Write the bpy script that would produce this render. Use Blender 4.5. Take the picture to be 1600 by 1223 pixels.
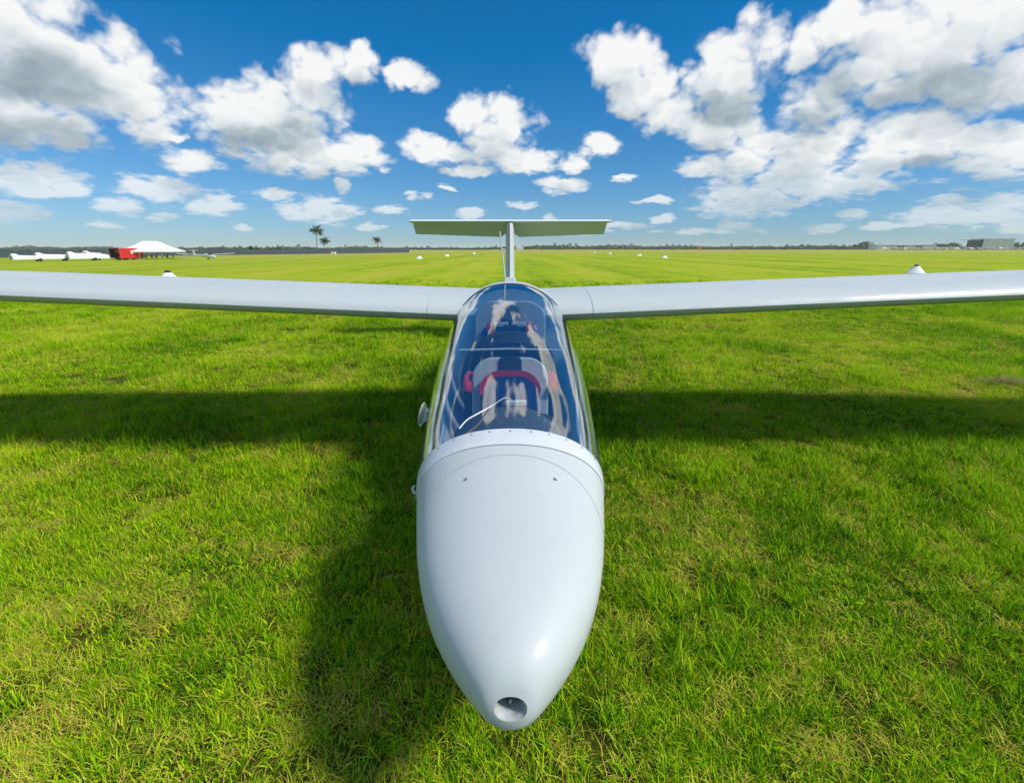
import bpy, bmesh, math, random
import numpy as np
from mathutils import Vector, Matrix

R = math.radians
sc = bpy.context.scene
for o in list(bpy.data.objects):
    bpy.data.objects.remove(o)
C = sc.collection
rng = random.Random(7)
nrg = np.random.default_rng(11)

# ------------------------------------------------------------------ camera
CAM_H = 1.53
cam_d = bpy.data.cameras.new('camera')
cam_d.sensor_width = 36.0
cam_d.lens = 735.0 / 1600.0 * 36.0
cam_d.clip_start = 0.02
cam_d.clip_end = 20000.0
cam = bpy.data.objects.new('camera', cam_d)
C.objects.link(cam)
cam.location = (0.0, 0.0, CAM_H)
cam.rotation_euler = (R(90 - 16.91), 0, R(-0.23))
sc.camera = cam

# ------------------------------------------------------------------ render settings
sc.render.engine = 'CYCLES'
cy = sc.cycles
cy.use_denoising = True
cy.use_adaptive_sampling = True
cy.adaptive_threshold = 0.025
cy.adaptive_min_samples = 32
cy.max_bounces = 6
cy.diffuse_bounces = 3
cy.glossy_bounces = 4
cy.transmission_bounces = 4
cy.transparent_max_bounces = 10
cy.volume_bounces = 1
cy.caustics_reflective = False
cy.caustics_refractive = False
cy.sample_clamp_indirect = 6.0
sc.view_settings.view_transform = 'Standard'
sc.view_settings.look = 'None'
sc.view_settings.gamma = 1.0
sc.view_settings.use_curve_mapping = False
sc.view_settings.exposure = 0.0

# ------------------------------------------------------------------ sun
SUN_TO = Vector((0.92, -0.30, 1.0)).normalized()
sun_d = bpy.data.lights.new('sun', 'SUN')
sun_d.energy = 3.95
sun_d.angle = R(9.0)
sun_d.color = (1.0, 0.955, 0.88)
sun = bpy.data.objects.new('sun', sun_d)
C.objects.link(sun)
sun.rotation_euler = SUN_TO.to_track_quat('Z', 'Y').to_euler()
sun.location = (20, -10, 40)

# ------------------------------------------------------------------ world: Nishita sky with cumulus
world = bpy.data.worlds.new('World')
sc.world = world
world.use_nodes = True
try:
    world.cycles.sampling_method = 'NONE'
except Exception:
    pass
WT = world.node_tree
WT.nodes.clear()


class NB:
    """small node-building helper"""
    def __init__(s, t):
        s.t = t

    def n(s, kind, **kw):
        x = s.t.nodes.new(kind)
        for k, v in kw.items():
            setattr(x, k, v)
        return x

    def put(s, sock, v):
        if isinstance(v, bpy.types.NodeSocket):
            s.t.links.new(v, sock)
        elif v is not None:
            sock.default_value = v

    def m(s, op, a, b=None, c=None, clamp=False):
        x = s.n('ShaderNodeMath', operation=op, use_clamp=clamp)
        for i, v in enumerate((a, b, c)):
            s.put(x.inputs[i], v)
        return x.outputs[0]

    def v(s, op, a, b=None, c=None):
        x = s.n('ShaderNodeVectorMath', operation=op)
        for i, q in enumerate((a, b, c)):
            if op == 'SCALE' and i == 1:
                s.put(x.inputs['Scale'], q)
            else:
                s.put(x.inputs[i], q)
        return x.outputs['Value'] if op in ('DOT_PRODUCT', 'LENGTH') else x.outputs[0]

    def noise(s, vec, scale, detail=4, rough=.5, kind='FBM', lac=2.0, dist=0.0, norm=True, color=False):
        x = s.n('ShaderNodeTexNoise')
        x.noise_type = kind
        if kind == 'FBM':
            x.normalize = norm
        if vec is not None:
            s.put(x.inputs['Vector'], vec)
        for k, q in (('Scale', scale), ('Detail', detail), ('Roughness', rough), ('Lacunarity', lac), ('Distortion', dist)):
            s.put(x.inputs[k], q)
        return x.outputs['Color'] if color else x.outputs[0]

    def ramp(s, fac, stops, interp='LINEAR'):
        x = s.n('ShaderNodeValToRGB')
        s.put(x.inputs[0], fac)
        cr = x.color_ramp
        cr.interpolation = interp
        while len(cr.elements) < len(stops):
            cr.elements.new(.5)
        for e, (p, c) in zip(cr.elements, stops):
            e.position = p
            e.color = c if len(c) == 4 else (*c, 1)
        return x.outputs[0]

    def mix(s, f, a, b, blend='MIX'):
        x = s.n('ShaderNodeMix', data_type='RGBA', blend_type=blend)
        s.put(x.inputs[0], f)
        for i, q in ((6, a), (7, b)):
            if isinstance(q, tuple) and len(q) == 3:
                q = (*q, 1)
            s.put(x.inputs[i], q)
        return x.outputs[2]

    def sstep(s, x_, a, b):
        x = s.n('ShaderNodeMapRange', interpolation_type='SMOOTHSTEP')
        s.put(x.inputs[0], x_)
        s.put(x.inputs[1], a)
        s.put(x.inputs[2], b)
        return x.outputs[0]

    def lin(s, x_, a, b, c=0., d=1.):
        x = s.n('ShaderNodeMapRange', interpolation_type='LINEAR')
        for i, q in enumerate((x_, a, b, c, d)):
            s.put(x.inputs[i], q)
        return x.outputs[0]


# the cumulus of the day: azimuth, elevation, half width, half height in degrees
CLOUDS = [(-40.76, 15.78, 4.56, 3.94), (-37.4, 13.53, 5.78, 3.89), (-42.36, 10.28, 4.92, 2.94), (-34.43, 12.17, 2.9, 2.94), (-45.36, 12.02, 5.04, 4.98), (-43.48, 5.12, 3.6, 1.36), (-44.56, 2.69, 2.23, 0.69), (-41.47, 4.64, 1.62, 0.81), (-24.25, 11.81, 6.45, 3.6), (-26.43, 12.14, 3.88, 2.56), (-20.73, 14.27, 3.29, 2.4), (-17.55, 9.74, 3.97, 2.14), (-22.52, 9.45, 5.71, 2.08), (-18.04, 16.84, 3.41, 1.74), (-11.06, 16.24, 2.48, 1.18), (-15.5, 17.71, 1.49, 1.32), (-31.33, 7.94, 2.59, 1.42), (-34.55, 5.1, 3.23, 1.21), (-30.4, 3.96, 2.27, 0.94), (-37.63, 3.63, 1.92, 0.81), (-34.69, 2.93, 1.29, 0.4), (-20.71, 3.91, 3.95, 1.27), (-13.4, 3.87, 1.8, 0.53), (-10.18, 5.24, 1.4, 0.53), (-18.01, 6.39, 0.91, 0.75), (-1.88, 12.03, 4.17, 3.34), (-3.93, 13.47, 2.75, 1.97), (-7.49, 10.43, 3.87, 1.34), (-4.41, 8.11, 2.83, 0.77), (1.28, 9.27, 3.68, 1.51), (9.62, 10.43, 2.19, 1.09), (5.95, 6.68, 2.84, 0.85), (6.92, 8.9, 1.54, 0.88), (-3.79, 3.76, 2.18, 0.75), (1.45, 4.65, 1.74, 0.47), (11.44, 18.1, 3.73, 2.15), (14.2, 15.58, 3.32, 2.26), (16.98, 12.93, 3.03, 2.02), (22.13, 15.17, 4.43, 3.21), (24.61, 17.34, 2.43, 2.42), (27.77, 17.28, 1.67, 1.88), (22.0, 11.73, 3.82, 2.45), (30.1, 12.49, 3.19, 2.76), (31.9, 18.43, 5.21, 1.84), (38.24, 16.34, 7.79, 3.4), (42.41, 12.61, 4.81, 2.51), (38.17, 12.96, 4.63, 1.65), (35.2, 15.24, 3.58, 2.27), (38.58, 8.98, 5.15, 2.26), (43.24, 7.25, 4.13, 2.07), (36.67, 7.72, 4.1, 2.06), (28.07, 7.08, 5.83, 2.58), (25.25, 4.88, 5.33, 2.31), (32.78, 5.65, 4.83, 1.79), (20.6, 8.22, 2.49, 0.96), (29.58, 9.44, 4.25, 2.17), (41.07, 2.79, 3.75, 1.25), (44.5, 3.13, 2.6, 1.27), (32.38, 1.9, 1.58, 0.53), (40.79, 4.19, 1.16, 0.41), (34.22, 3.06, 1.4, 0.51), (12.53, 2.47, 4.2, 0.41), (21.33, 1.71, 5.76, 0.33), (25.27, 8.97, 3.46, 2.28)] + [(-47, 1.6, 1.16, 0.33), (-39, 1.9, 1.34, 0.35), (-28, 2.0, 0.97, 0.42), (-25, 5.3, 1.91, 0.54), (-15.5, 2.2, 1.74, 0.37), (-9, 2.4, 1.49, 0.38), (-7, 6.6, 1.09, 0.33), (4.5, 3.1, 1.14, 0.58), (8, 1.7, 1.81, 0.54), (15.5, 5.0, 1.78, 0.36), (17, 3.0, 1.24, 0.49), (24, 2.2, 1.71, 0.56), (37, 1.9, 1.87, 0.33), (46, 1.7, 1.57, 0.5), (-33, 10.2, 1.46, 0.35), (12.5, 7.4, 1.42, 0.33)]
HEAVY = [(30.1, 12.49, 3.4, 2.86), (39.51, 12.29, 6.11, 1.91), (29.84, 19.45, 3.93, 1.31), (-40.67, 12.94, 4.69, 1.99), (-42.28, 8.96, 5.37, 1.58), (-24.73, 10.41, 6.34, 1.56), (40.25, 6.86, 4.56, 0.99), (22.41, 13.05, 3.53, 1.89)]
SKY_STRENGTH = 0.10


def build_world():
    # group: cloud body field at (azimuth, elevation) in degrees
    g = bpy.data.node_groups.new('cloud_body', 'ShaderNodeTree')
    g.interface.new_socket('P', in_out='INPUT', socket_type='NodeSocketVector')
    g.interface.new_socket('Field', in_out='OUTPUT', socket_type='NodeSocketFloat')
    b = NB(g)
    gi = b.n('NodeGroupInput').outputs[0]
    go = b.n('NodeGroupOutput')
    acc = None
    for a, e, ra, re in CLOUDS:
        k = (1 / ra, 1 / re, 0)
        q = b.v('MULTIPLY_ADD', gi, k, (-a / ra, -e / re, 0))
        d = b.v('DOT_PRODUCT', q, q)
        acc = d if acc is None else b.m('MINIMUM', acc, d)
    b.put(go.inputs[0], b.m('SUBTRACT', 1.0, acc))

    b = NB(WT)
    D = b.n('ShaderNodeTexCoord').outputs['Generated']
    D = b.v('NORMALIZE', D)
    sp = b.n('ShaderNodeSeparateXYZ')
    b.put(sp.inputs[0], D)
    x, y, z = sp.outputs
    az = b.m('MULTIPLY', b.m('ARCTAN2', x, y), 180 / math.pi)
    el = b.m('MULTIPLY', b.m('ARCSINE', z), 180 / math.pi)
    cb = b.n('ShaderNodeCombineXYZ')
    b.put(cb.inputs[0], az)
    b.put(cb.inputs[1], el)
    P = cb.outputs[0]
    # noise space: the direction itself, finer and flatter towards the horizon
    fl = b.m('ADD', 1.0, b.m('MULTIPLY', .75, b.m('POWER', b.m('SUBTRACT', 1.0, b.m('MAXIMUM', z, 0.0)), 10.0)))
    Q = b.v('MULTIPLY', D, (1, 1, 1.18))
    Q = b.v('SCALE', Q, fl)
    # warp
    w1 = b.v('SUBTRACT', b.noise(Q, 9, 5, .58, color=True), (.5, .5, .5))
    damp = b.lin(el, 0, 14, .35, 1.0)
    W = b.v('SCALE', b.v('MULTIPLY', w1, (5.0, 4.4, 0)), damp)
    PW = b.v('ADD', P, W)

    def body(vec):
        q = b.n('ShaderNodeGroup')
        q.node_tree = g
        b.put(q.inputs[0], vec)
        return q.outputs[0]

    def wide(vec):          # the rest of the sky goes on with the same scattered cumulus
        nz = b.noise(vec, 4.2, 2, .5)
        return b.lin(nz, .475, .62, -1.2, .9)
    inside = b.m('MULTIPLY', b.sstep(b.m('ABSOLUTE', az), 56, 47), b.sstep(el, 36, 29))

    SH = (1.0, 2.6, 0)
    QS = b.v('ADD', Q, (0.022, -0.012, 0.06))

    def puffs(qv, detail):
        vo = b.n('ShaderNodeTexVoronoi', feature='F1')
        b.put(vo.inputs['Vector'], qv)
        vo.inputs['Scale'].default_value = 17.0
        vo.inputs['Detail'].default_value = 0.0
        d1 = b.m('MULTIPLY', vo.outputs['Distance'], vo.outputs['Distance'])
        if not detail:
            return d1
        vo = b.n('ShaderNodeTexVoronoi', feature='F1')
        b.put(vo.inputs['Vector'], qv)
        vo.inputs['Scale'].default_value = 43.0
        vo.inputs['Detail'].default_value = 0.0
        d2 = b.m('MULTIPLY', vo.outputs['Distance'], vo.outputs['Distance'])
        return b.m('MULTIPLY_ADD', d2, .5, d1)
    fine = b.noise(Q, 26, 6, .56)
    wq = b.v('SCALE', b.v('SUBTRACT', b.noise(Q, 22, 2, .5, color=True), (.5, .5, .5)), .055)
    QB = b.v('ADD', Q, wq)
    p0 = puffs(QB, True)
    p1 = puffs(b.v('ADD', QB, (0.007, -0.005, 0.016)), True)

    def shade(f0, f1, heavy=None):
        d0 = b.m('ADD', f0, b.m('MULTIPLY', b.m('SUBTRACT', .42, p0), 1.15))
        d0 = b.m('ADD', d0, b.m('MULTIPLY', b.m('SUBTRACT', fine, .5), 2.1))
        d0 = b.m('ADD', d0, .30)
        alpha = b.sstep(d0, -.25, 1.0)
        # bright where the body thins out towards the sun, grey where more cloud lies above
        lit = b.m('MULTIPLY', b.m('SUBTRACT', f0, f1), .36)
        lit = b.m('ADD', lit, b.m('MULTIPLY', b.m('SUBTRACT', p1, p0), .36))
        lit = b.m('ADD', lit, b.m('MULTIPLY', b.m('SUBTRACT', fine, .5), .45))
        lit = b.m('SUBTRACT', lit, b.m('MULTIPLY', b.sstep(d0, .2, 1.6), .24))
        if heavy is not None:
            lit = b.m('SUBTRACT', lit, b.m('MULTIPLY', heavy, .34))
        lit = b.m('ADD', lit, .76, clamp=True)
        ccol = b.ramp(lit, [(0, (.28, .345, .40)), (.32, (.46, .535, .58)), (.62, (.74, .79, .81)), (.92, (.97, .975, .965))], 'LINEAR')
        # thin distant cloud takes some colour of the air near the horizon
        al = b.m('MULTIPLY', alpha, b.lin(el, 0, 8.0, .35, .97))
        al = b.m('MULTIPLY', al, b.sstep(el, -.2, .9))
        return al, ccol

    # the thickest clouds, which let least light through
    hv = None
    for a_, e_, ra, re in HEAVY:
        q = b.v('MULTIPLY_ADD', PW, (1 / ra, 1 / re, 0), (-a_ / ra, -e_ / re, 0))
        d = b.v('DOT_PRODUCT', q, q)
        hv = d if hv is None else b.m('MINIMUM', hv, d)
    heavy = b.sstep(hv, 1.2, .1)

    sky = b.n('ShaderNodeTexSky', sky_type='NISHITA')
    sky.sun_disc = False
    sky.sun_elevation = math.asin(SUN_TO.z)
    sky.sun_rotation = math.atan2(SUN_TO.x, SUN_TO.y)
    sky.altitude = 0
    sky.air_density = 1.0
    sky.dust_density = 0.1
    sky.ozone_density = 3.0
    # the photograph's contrasty rendering of the blue, the same for every direction
    skc = b.v('MULTIPLY_ADD', sky.outputs[0], tuple(SKY_STRENGTH * k for k in (.56, .69, .88)), (-.078, .006, .11))
    skc = b.v('MAXIMUM', skc, (.0015, .02, .05))

    def backdrop(f0, f1, heavy=None):
        al, cc = shade(f0, f1, heavy)
        bg = b.n('ShaderNodeBackground')
        b.put(bg.inputs[0], b.mix(al, skc, cc))
        return bg.outputs[0]
    near = backdrop(b.m('MAXIMUM', body(PW), -2.0), b.m('MAXIMUM', body(b.v('ADD', PW, SH)), -2.0), heavy)
    rest = backdrop(wide(Q), wide(QS))
    mx = b.n('ShaderNodeMixShader')
    b.put(mx.inputs[0], inside)
    b.put(mx.inputs[1], rest)
    b.put(mx.inputs[2], near)
    low = b.n('ShaderNodeBackground')
    b.put(low.inputs[0], skc)
    m2 = b.n('ShaderNodeMixShader')
    b.put(m2.inputs[0], b.m('GREATER_THAN', el, -.2))
    b.put(m2.inputs[1], low.outputs[0])
    b.put(m2.inputs[2], mx.outputs[0])
    out = b.n('ShaderNodeOutputWorld')
    b.put(out.inputs[0], m2.outputs[0])


build_world()

# ------------------------------------------------------------------ helpers
def obj(name, me, mat=None, parent=None, loc=None):
    o = bpy.data.objects.new(name, me)
    C.objects.link(o)
    if mat is not None and me is not None and not me.materials:
        for q in (mat if isinstance(mat, (list, tuple)) else [mat]):
            me.materials.append(q)
    if parent is not None:
        o.parent = parent
    if loc is not None:
        o.location = loc
    return o


def tag(o, label=None, cat=None, group=None, kind=None):
    if label:
        o['label'] = label
    if cat:
        o['category'] = cat
    if group:
        o['group'] = group
    if kind:
        o['kind'] = kind
    return o


def empty(name, loc=(0, 0, 0), rz=0.0):
    o = bpy.data.objects.new(name, None)
    C.objects.link(o)
    o.location = loc
    o.rotation_euler = (0, 0, rz)
    o.empty_display_size = .2
    return o


class MB:
    """collects vertices and faces of ONE piece"""
    def __init__(s):
        s.v, s.f, s.mi = [], [], []

    def add(s, vs, fs, mi=0):
        k = len(s.v)
        s.v += [tuple(q) for q in vs]
        s.f += [tuple(i + k for i in q) for q in fs]
        s.mi += [mi] * len(fs)
        return s

    def box(s, c, d, rot=None, taper=(1, 1), mi=0):
        x, y, z = d[0] / 2, d[1] / 2, d[2] / 2
        vs = [Vector((a * x * (taper[0] if e > 0 else 1), b_ * y * (taper[1] if e > 0 else 1), e * z)) for e in (-1, 1) for a, b_ in ((-1, -1), (1, -1), (1, 1), (-1, 1))]
        if rot is not None:
            vs = [rot @ q for q in vs]
        vs = [q + Vector(c) for q in vs]
        return s.add(vs, [(3, 2, 1, 0), (4, 5, 6, 7), (0, 1, 5, 4), (1, 2, 6, 5), (2, 3, 7, 6), (3, 0, 4, 7)], mi)

    def tube(s, pts, r, n=10, caps=True, mi=0):
        pts = [Vector(q) for q in pts]
        rs = r if isinstance(r, (list, tuple)) else [r] * len(pts)
        vs, fs = [], []
        t0 = (pts[1] - pts[0]).normalized()
        up = Vector((0, 0, 1)) if abs(t0.z) < .9 else Vector((1, 0, 0))
        a = t0.cross(up).normalized()
        for i, q in enumerate(pts):
            t = (pts[min(i + 1, len(pts) - 1)] - pts[max(i - 1, 0)]).normalized()
            a = (a - t * a.dot(t)).normalized()
            c = t.cross(a)
            for j in range(n):
                w = 2 * math.pi * j / n
                vs.append(q + (a * math.cos(w) + c * math.sin(w)) * rs[i])
        for i in range(len(pts) - 1):
            for j in range(n):
                fs.append((i * n + j, i * n + (j + 1) % n, (i + 1) * n + (j + 1) % n, (i + 1) * n + j))
        if caps:
            fs.append(tuple(range(n - 1, -1, -1)))
            fs.append(tuple((len(pts) - 1) * n + j for j in range(n)))
        return s.add(vs, fs, mi)

    def lathe(s, prof, n=24, M=None, mi=0, close=True):
        vs, fs = [], []
        for r, z in prof:
            for j in range(n):
                w = 2 * math.pi * j / n
                q = Vector((r * math.cos(w), r * math.sin(w), z))
                vs.append(M @ q if M is not None else q)
        for i in range(len(prof) - 1):
            for j in range(n):
                fs.append((i * n + j, i * n + (j + 1) % n, (i + 1) * n + (j + 1) % n, (i + 1) * n + j))
        if close:
            fs.append(tuple(range(n - 1, -1, -1)))
            fs.append(tuple((len(prof) - 1) * n + j for j in range(n)))
        return s.add(vs, fs, mi)

    def grid(s, rows, wrap=False, mi=0, flip=False):
        n = len(rows[0])
        vs = [q for r_ in rows for q in r_]
        fs = []
        for i in range(len(rows) - 1):
            for j in range(n if wrap else n - 1):
                k = (j + 1) % n
                q = (i * n + j, i * n + k, (i + 1) * n + k, (i + 1) * n + j)
                fs.append(q[::-1] if flip else q)
        return s.add(vs, fs, mi)

    def mesh(s, name, smooth=None, mats=()):
        me = bpy.data.meshes.new(name)
        me.from_pydata(s.v, [], s.f)
        me.update()
        for m_ in mats:
            me.materials.append(m_)
        if any(s.mi):
            me.polygons.foreach_set('material_index', s.mi)
        if smooth is not None:
            me.polygons.foreach_set('use_smooth', [True] * len(me.polygons))
            try:
                me.set_sharp_from_angle(angle=R(smooth))
            except Exception:
                pass
        return me

    def build(s, name, mat, parent=None, smooth=None, loc=None, bevel=None):
        o = obj(name, s.mesh(name, smooth), mat, parent, loc)
        if bevel:
            md = o.modifiers.new('bevel', 'BEVEL')
            md.width = bevel
            md.segments = 3
            md.limit_method = 'ANGLE'
        return o


def material(name, base, rough=.5, metal=0.0, coat=0.0, var=0.0, vscale=8.0, bump=0.0, bscale=60.0, spec=.5, trans=0.0, dirt=None):
    m = bpy.data.materials.new(name)
    m.use_nodes = True
    t = m.node_tree
    t.nodes.clear()
    b = NB(t)
    p = b.n('ShaderNodeBsdfPrincipled')
    tc = b.n('ShaderNodeTexCoord').outputs['Object']
    col = (*base, 1)
    if var:
        nz = b.noise(tc, vscale, 5, .6)
        k = b.lin(nz, .3, .7, 1 - var, 1 + var)
        col = b.v('SCALE', tuple(base), k)
    if dirt:
        nz = b.noise(tc, dirt[1], 6, .65)
        col = b.mix(b.m('MULTIPLY', b.sstep(nz, .52, .75), dirt[2]), col, dirt[0])
    b.put(p.inputs['Base Color'], col)
    p.inputs['Roughness'].default_value = rough
    if var:
        b.put(p.inputs['Roughness'], b.lin(b.noise(tc, vscale * 2.3, 4, .6), .3, .7, max(rough - .08, .02), min(rough + .1, 1)))
    p.inputs['Metallic'].default_value = metal
    p.inputs['Coat Weight'].default_value = coat
    p.inputs['Coat Roughness'].default_value = .17
    p.inputs['Specular IOR Level'].default_value = spec
    if bump:
        bn = b.n('ShaderNodeBump')
        bn.inputs['Strength'].default_value = bump
        bn.inputs['Distance'].default_value = .01
        b.put(bn.inputs['Height'], b.noise(tc, bscale, 5, .6))
        b.put(p.inputs['Normal'], bn.outputs[0])
    out = b.n('ShaderNodeOutputMaterial')
    sh = p.outputs[0]
    if trans:
        tr = b.n('ShaderNodeBsdfTranslucent')
        b.put(tr.inputs[0], col)
        mx = b.n('ShaderNodeMixShader')
        mx.inputs[0].default_value = trans
        b.put(mx.inputs[1], sh)
        b.put(mx.inputs[2], tr.outputs[0])
        sh = mx.outputs[0]
    b.put(out.inputs[0], sh)
    return m


def clear_plastic(name, tint=(.82, .90, .94), edge=2.8, refl0=.27):
    """thin acrylic sheet: see-through, with mirror reflection that grows towards grazing view"""
    m = bpy.data.materials.new(name)
    m.use_nodes = True
    t = m.node_tree
    t.nodes.clear()
    b = NB(t)
    lw = b.n('ShaderNodeLayerWeight')
    lw.inputs['Blend'].default_value = .5
    f = b.m('POWER', lw.outputs['Facing'], edge)
    f = b.m('MULTIPLY_ADD', f, 1 - refl0, refl0, clamp=True)
    tr = b.n('ShaderNodeBsdfTransparent')
    tr.inputs[0].default_value = (*tint, 1)
    gl = b.n('ShaderNodeBsdfGlossy')
    gl.inputs['Roughness'].default_value = .012
    gl.inputs[0].default_value = (1, 1, 1, 1)
    mx = b.n('ShaderNodeMixShader')
    b.put(mx.inputs[0], f)
    b.put(mx.inputs[1], tr.outputs[0])
    b.put(mx.inputs[2], gl.outputs[0])
    out = b.n('ShaderNodeOutputMaterial')
    b.put(out.inputs[0], mx.outputs[0])
    return m


M = {
    'gelcoat': material('gelcoat', (.545, .585, .575), .55, coat=.24, var=.012, vscale=3, dirt=((.42, .43, .40), 22, .16)),
    'seam': material('seam', (.10, .11, .12), .7),
    'screw': material('screw', (.30, .31, .32), .4, metal=.7),
    'recess': material('recess', (.50, .53, .51), .45, metal=.1, var=.3, vscale=40, dirt=((.08, .07, .06), 60, .7)),
    'steel': material('steel', (.5, .51, .52), .3, metal=.9),
    'black_rubber': material('black_rubber', (.02, .02, .022), .75, bump=.2),
    'frame_white': material('frame_white', (.66, .69, .71), .3, coat=.3, var=.03),
    'tub_grey': material('tub_grey', (.44, .47, .50), .7, var=.1, vscale=14, bump=.15),
    'panel_dark': material('panel_dark', (.022, .028, .036), .6, var=.2, vscale=20),
    'hood_grey': material('hood_grey', (.10, .115, .13), .65, var=.15, vscale=18, bump=.2),
    'cushion_blue': material('cushion_blue', (.018, .055, .21), .85, var=.22, vscale=25, bump=.5, bscale=90),
    'belt_red': material('belt_red', (.72, .016, .04), .7, var=.15, vscale=60, bump=.4, bscale=200),
    'shell_white': material('shell_white', (.62, .63, .60), .45, var=.06, vscale=16),
    'cable_white': material('cable_white', (.80, .80, .78), .45),
    'trailer_white': material('trailer_white', (.76, .765, .76), .4, var=.06, vscale=1.2, dirt=((.45, .42, .36), 2.2, .35)),
    'trailer_grey': material('trailer_grey', (.42, .44, .46), .45, var=.12, vscale=2),
    'red_paint': material('red_paint', (.60, .018, .012), .4, var=.08, vscale=1.4),
    'dark_inside': material('dark_inside', (.012, .012, .014), .7),
    'leg_metal': material('leg_metal', (.55, .56, .56), .4, metal=.6),
    'chair_brown': material('chair_brown', (.10, .075, .05), .7, var=.2, vscale=8),
    'cone_white': material('cone_white', (.80, .80, .78), .55, var=.08, vscale=6, dirt=((.4, .37, .3), 10, .4)),
    'cone_black': material('cone_black', (.02, .02, .022), .6),
    'fence_cloth': material('fence_cloth', (.050, .072, .088), .85, var=.25, vscale=.8),
    'fence_post': material('fence_post', (.09, .10, .11), .6, metal=.4),
    'palm_trunk': material('palm_trunk', (.16, .13, .10), .9, var=.3, vscale=5, bump=.6, bscale=10),
    'palm_leaf': material('palm_leaf', (.075, .115, .028), .55, var=.35, vscale=.8, trans=.25),
    'palm_dry': material('palm_dry', (.26, .17, .075), .8, var=.3, vscale=.8, trans=.2),
    'hangar_wall': material('hangar_wall', (.66, .70, .68), .6, var=.1, vscale=.2),
    'hangar_dark': material('hangar_dark', (.05, .075, .11), .7, var=.2, vscale=.2),
    'shed_wall': material('shed_wall', (.52, .56, .56), .6, var=.12, vscale=.25),
    'roof_grey': material('roof_grey', (.46, .52, .56), .5, var=.1, vscale=.2),
    'plane_white': material('plane_white', (.80, .80, .80), .35, coat=.3),
    'glass_dark': material('glass_dark', (.03, .04, .05), .08),
    'orange': material('orange', (.75, .10, .015), .6, var=.1),
}
M['tent_white'] = material('tent_white', (.88, .88, .87), .6, trans=.12)
M['acrylic'] = clear_plastic('acrylic')
M['acrylic_small'] = material('acrylic_small', (.62, .68, .64), .15, coat=.8)
_t = M['acrylic_small'].node_tree
_o = [q for q in _t.nodes if q.type == 'OUTPUT_MATERIAL'][0]
_p = [q for q in _t.nodes if q.type == 'BSDF_PRINCIPLED'][0]
_x = _t.nodes.new('ShaderNodeMixShader')
_x.inputs[0].default_value = .42
_tr = _t.nodes.new('ShaderNodeBsdfTransparent')
_t.links.new(_tr.outputs[0], _x.inputs[1])
_t.links.new(_p.outputs[0], _x.inputs[2])
_t.links.new(_x.outputs[0], _o.inputs[0])
def add_specks(mat, scale, size, colour):
    """sparse insect and mud specks"""
    t = mat.node_tree
    b = NB(t)
    p = [q for q in t.nodes if q.type == 'BSDF_PRINCIPLED'][0]
    tc = b.n('ShaderNodeTexCoord').outputs['Object']
    vo = b.n('ShaderNodeTexVoronoi', feature='F1')
    b.put(vo.inputs['Vector'], tc)
    vo.inputs['Scale'].default_value = scale
    sr = b.n('ShaderNodeSeparateColor')
    b.put(sr.inputs[0], vo.outputs['Color'])
    on = b.m('GREATER_THAN', sr.outputs[0], .80)
    k = b.m('MULTIPLY', b.sstep(vo.outputs['Distance'], b.m('MULTIPLY', sr.outputs[1], size), 0.0), on)
    lk = p.inputs['Base Color'].links[0].from_socket
    b.put(p.inputs['Base Color'], b.mix(b.m('MULTIPLY', k, .75), lk, colour))


add_specks(M['gelcoat'], 26, .11, (.16, .14, .11))
M['bowl'] = material('bowl', (.42, .45, .44), .5, dirt=((.15, .14, .12), 40, .5))
M['tail_bounce_white'] = material('tail_bounce_white', (.84, .90, .95), .4, coat=.2)  # white lightened and blued: reflected light on the tail underside put into the colour


def foliage_mat(name, lo, hi, scale):
    m = bpy.data.materials.new(name)
    m.use_nodes = True
    t = m.node_tree
    t.nodes.clear()
    b = NB(t)
    pos = b.n('ShaderNodeNewGeometry').outputs['Position']
    nz = b.noise(pos, scale, 4, .6)
    col = b.mix(b.sstep(nz, .32, .68), lo, hi)
    d = b.n('ShaderNodeBsdfDiffuse')
    b.put(d.inputs[0], col)
    tr = b.n('ShaderNodeBsdfTranslucent')
    b.put(tr.inputs[0], col)
    mx = b.n('ShaderNodeMixShader')
    mx.inputs[0].default_value = .25
    b.put(mx.inputs[1], d.outputs[0])
    b.put(mx.inputs[2], tr.outputs[0])
    o = b.n('ShaderNodeOutputMaterial')
    b.put(o.inputs[0], mx.outputs[0])
    return m


M['leaf'] = foliage_mat('leaf', (.022, .042, .018), (.06, .10, .032), .25)
M['leaf_pale'] = foliage_mat('leaf_pale', (.045, .075, .03), (.10, .14, .045), .25)
M['bark'] = material('bark', (.10, .08, .06), .9, var=.2, vscale=2)


# ------------------------------------------------------------------ ground
def smooth01(t):
    t = np.clip(t, 0, 1)
    return t * t * (3 - 2 * t)


def gz(x, y):
    """the field dips gently towards the fence on the left"""
    return -1.1 * smooth01((-np.asarray(x, float) - 14) / 46.0) * smooth01((np.asarray(y, float) - 4) / 40.0)


def gzf(x, y):
    return float(gz(x, y))


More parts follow.
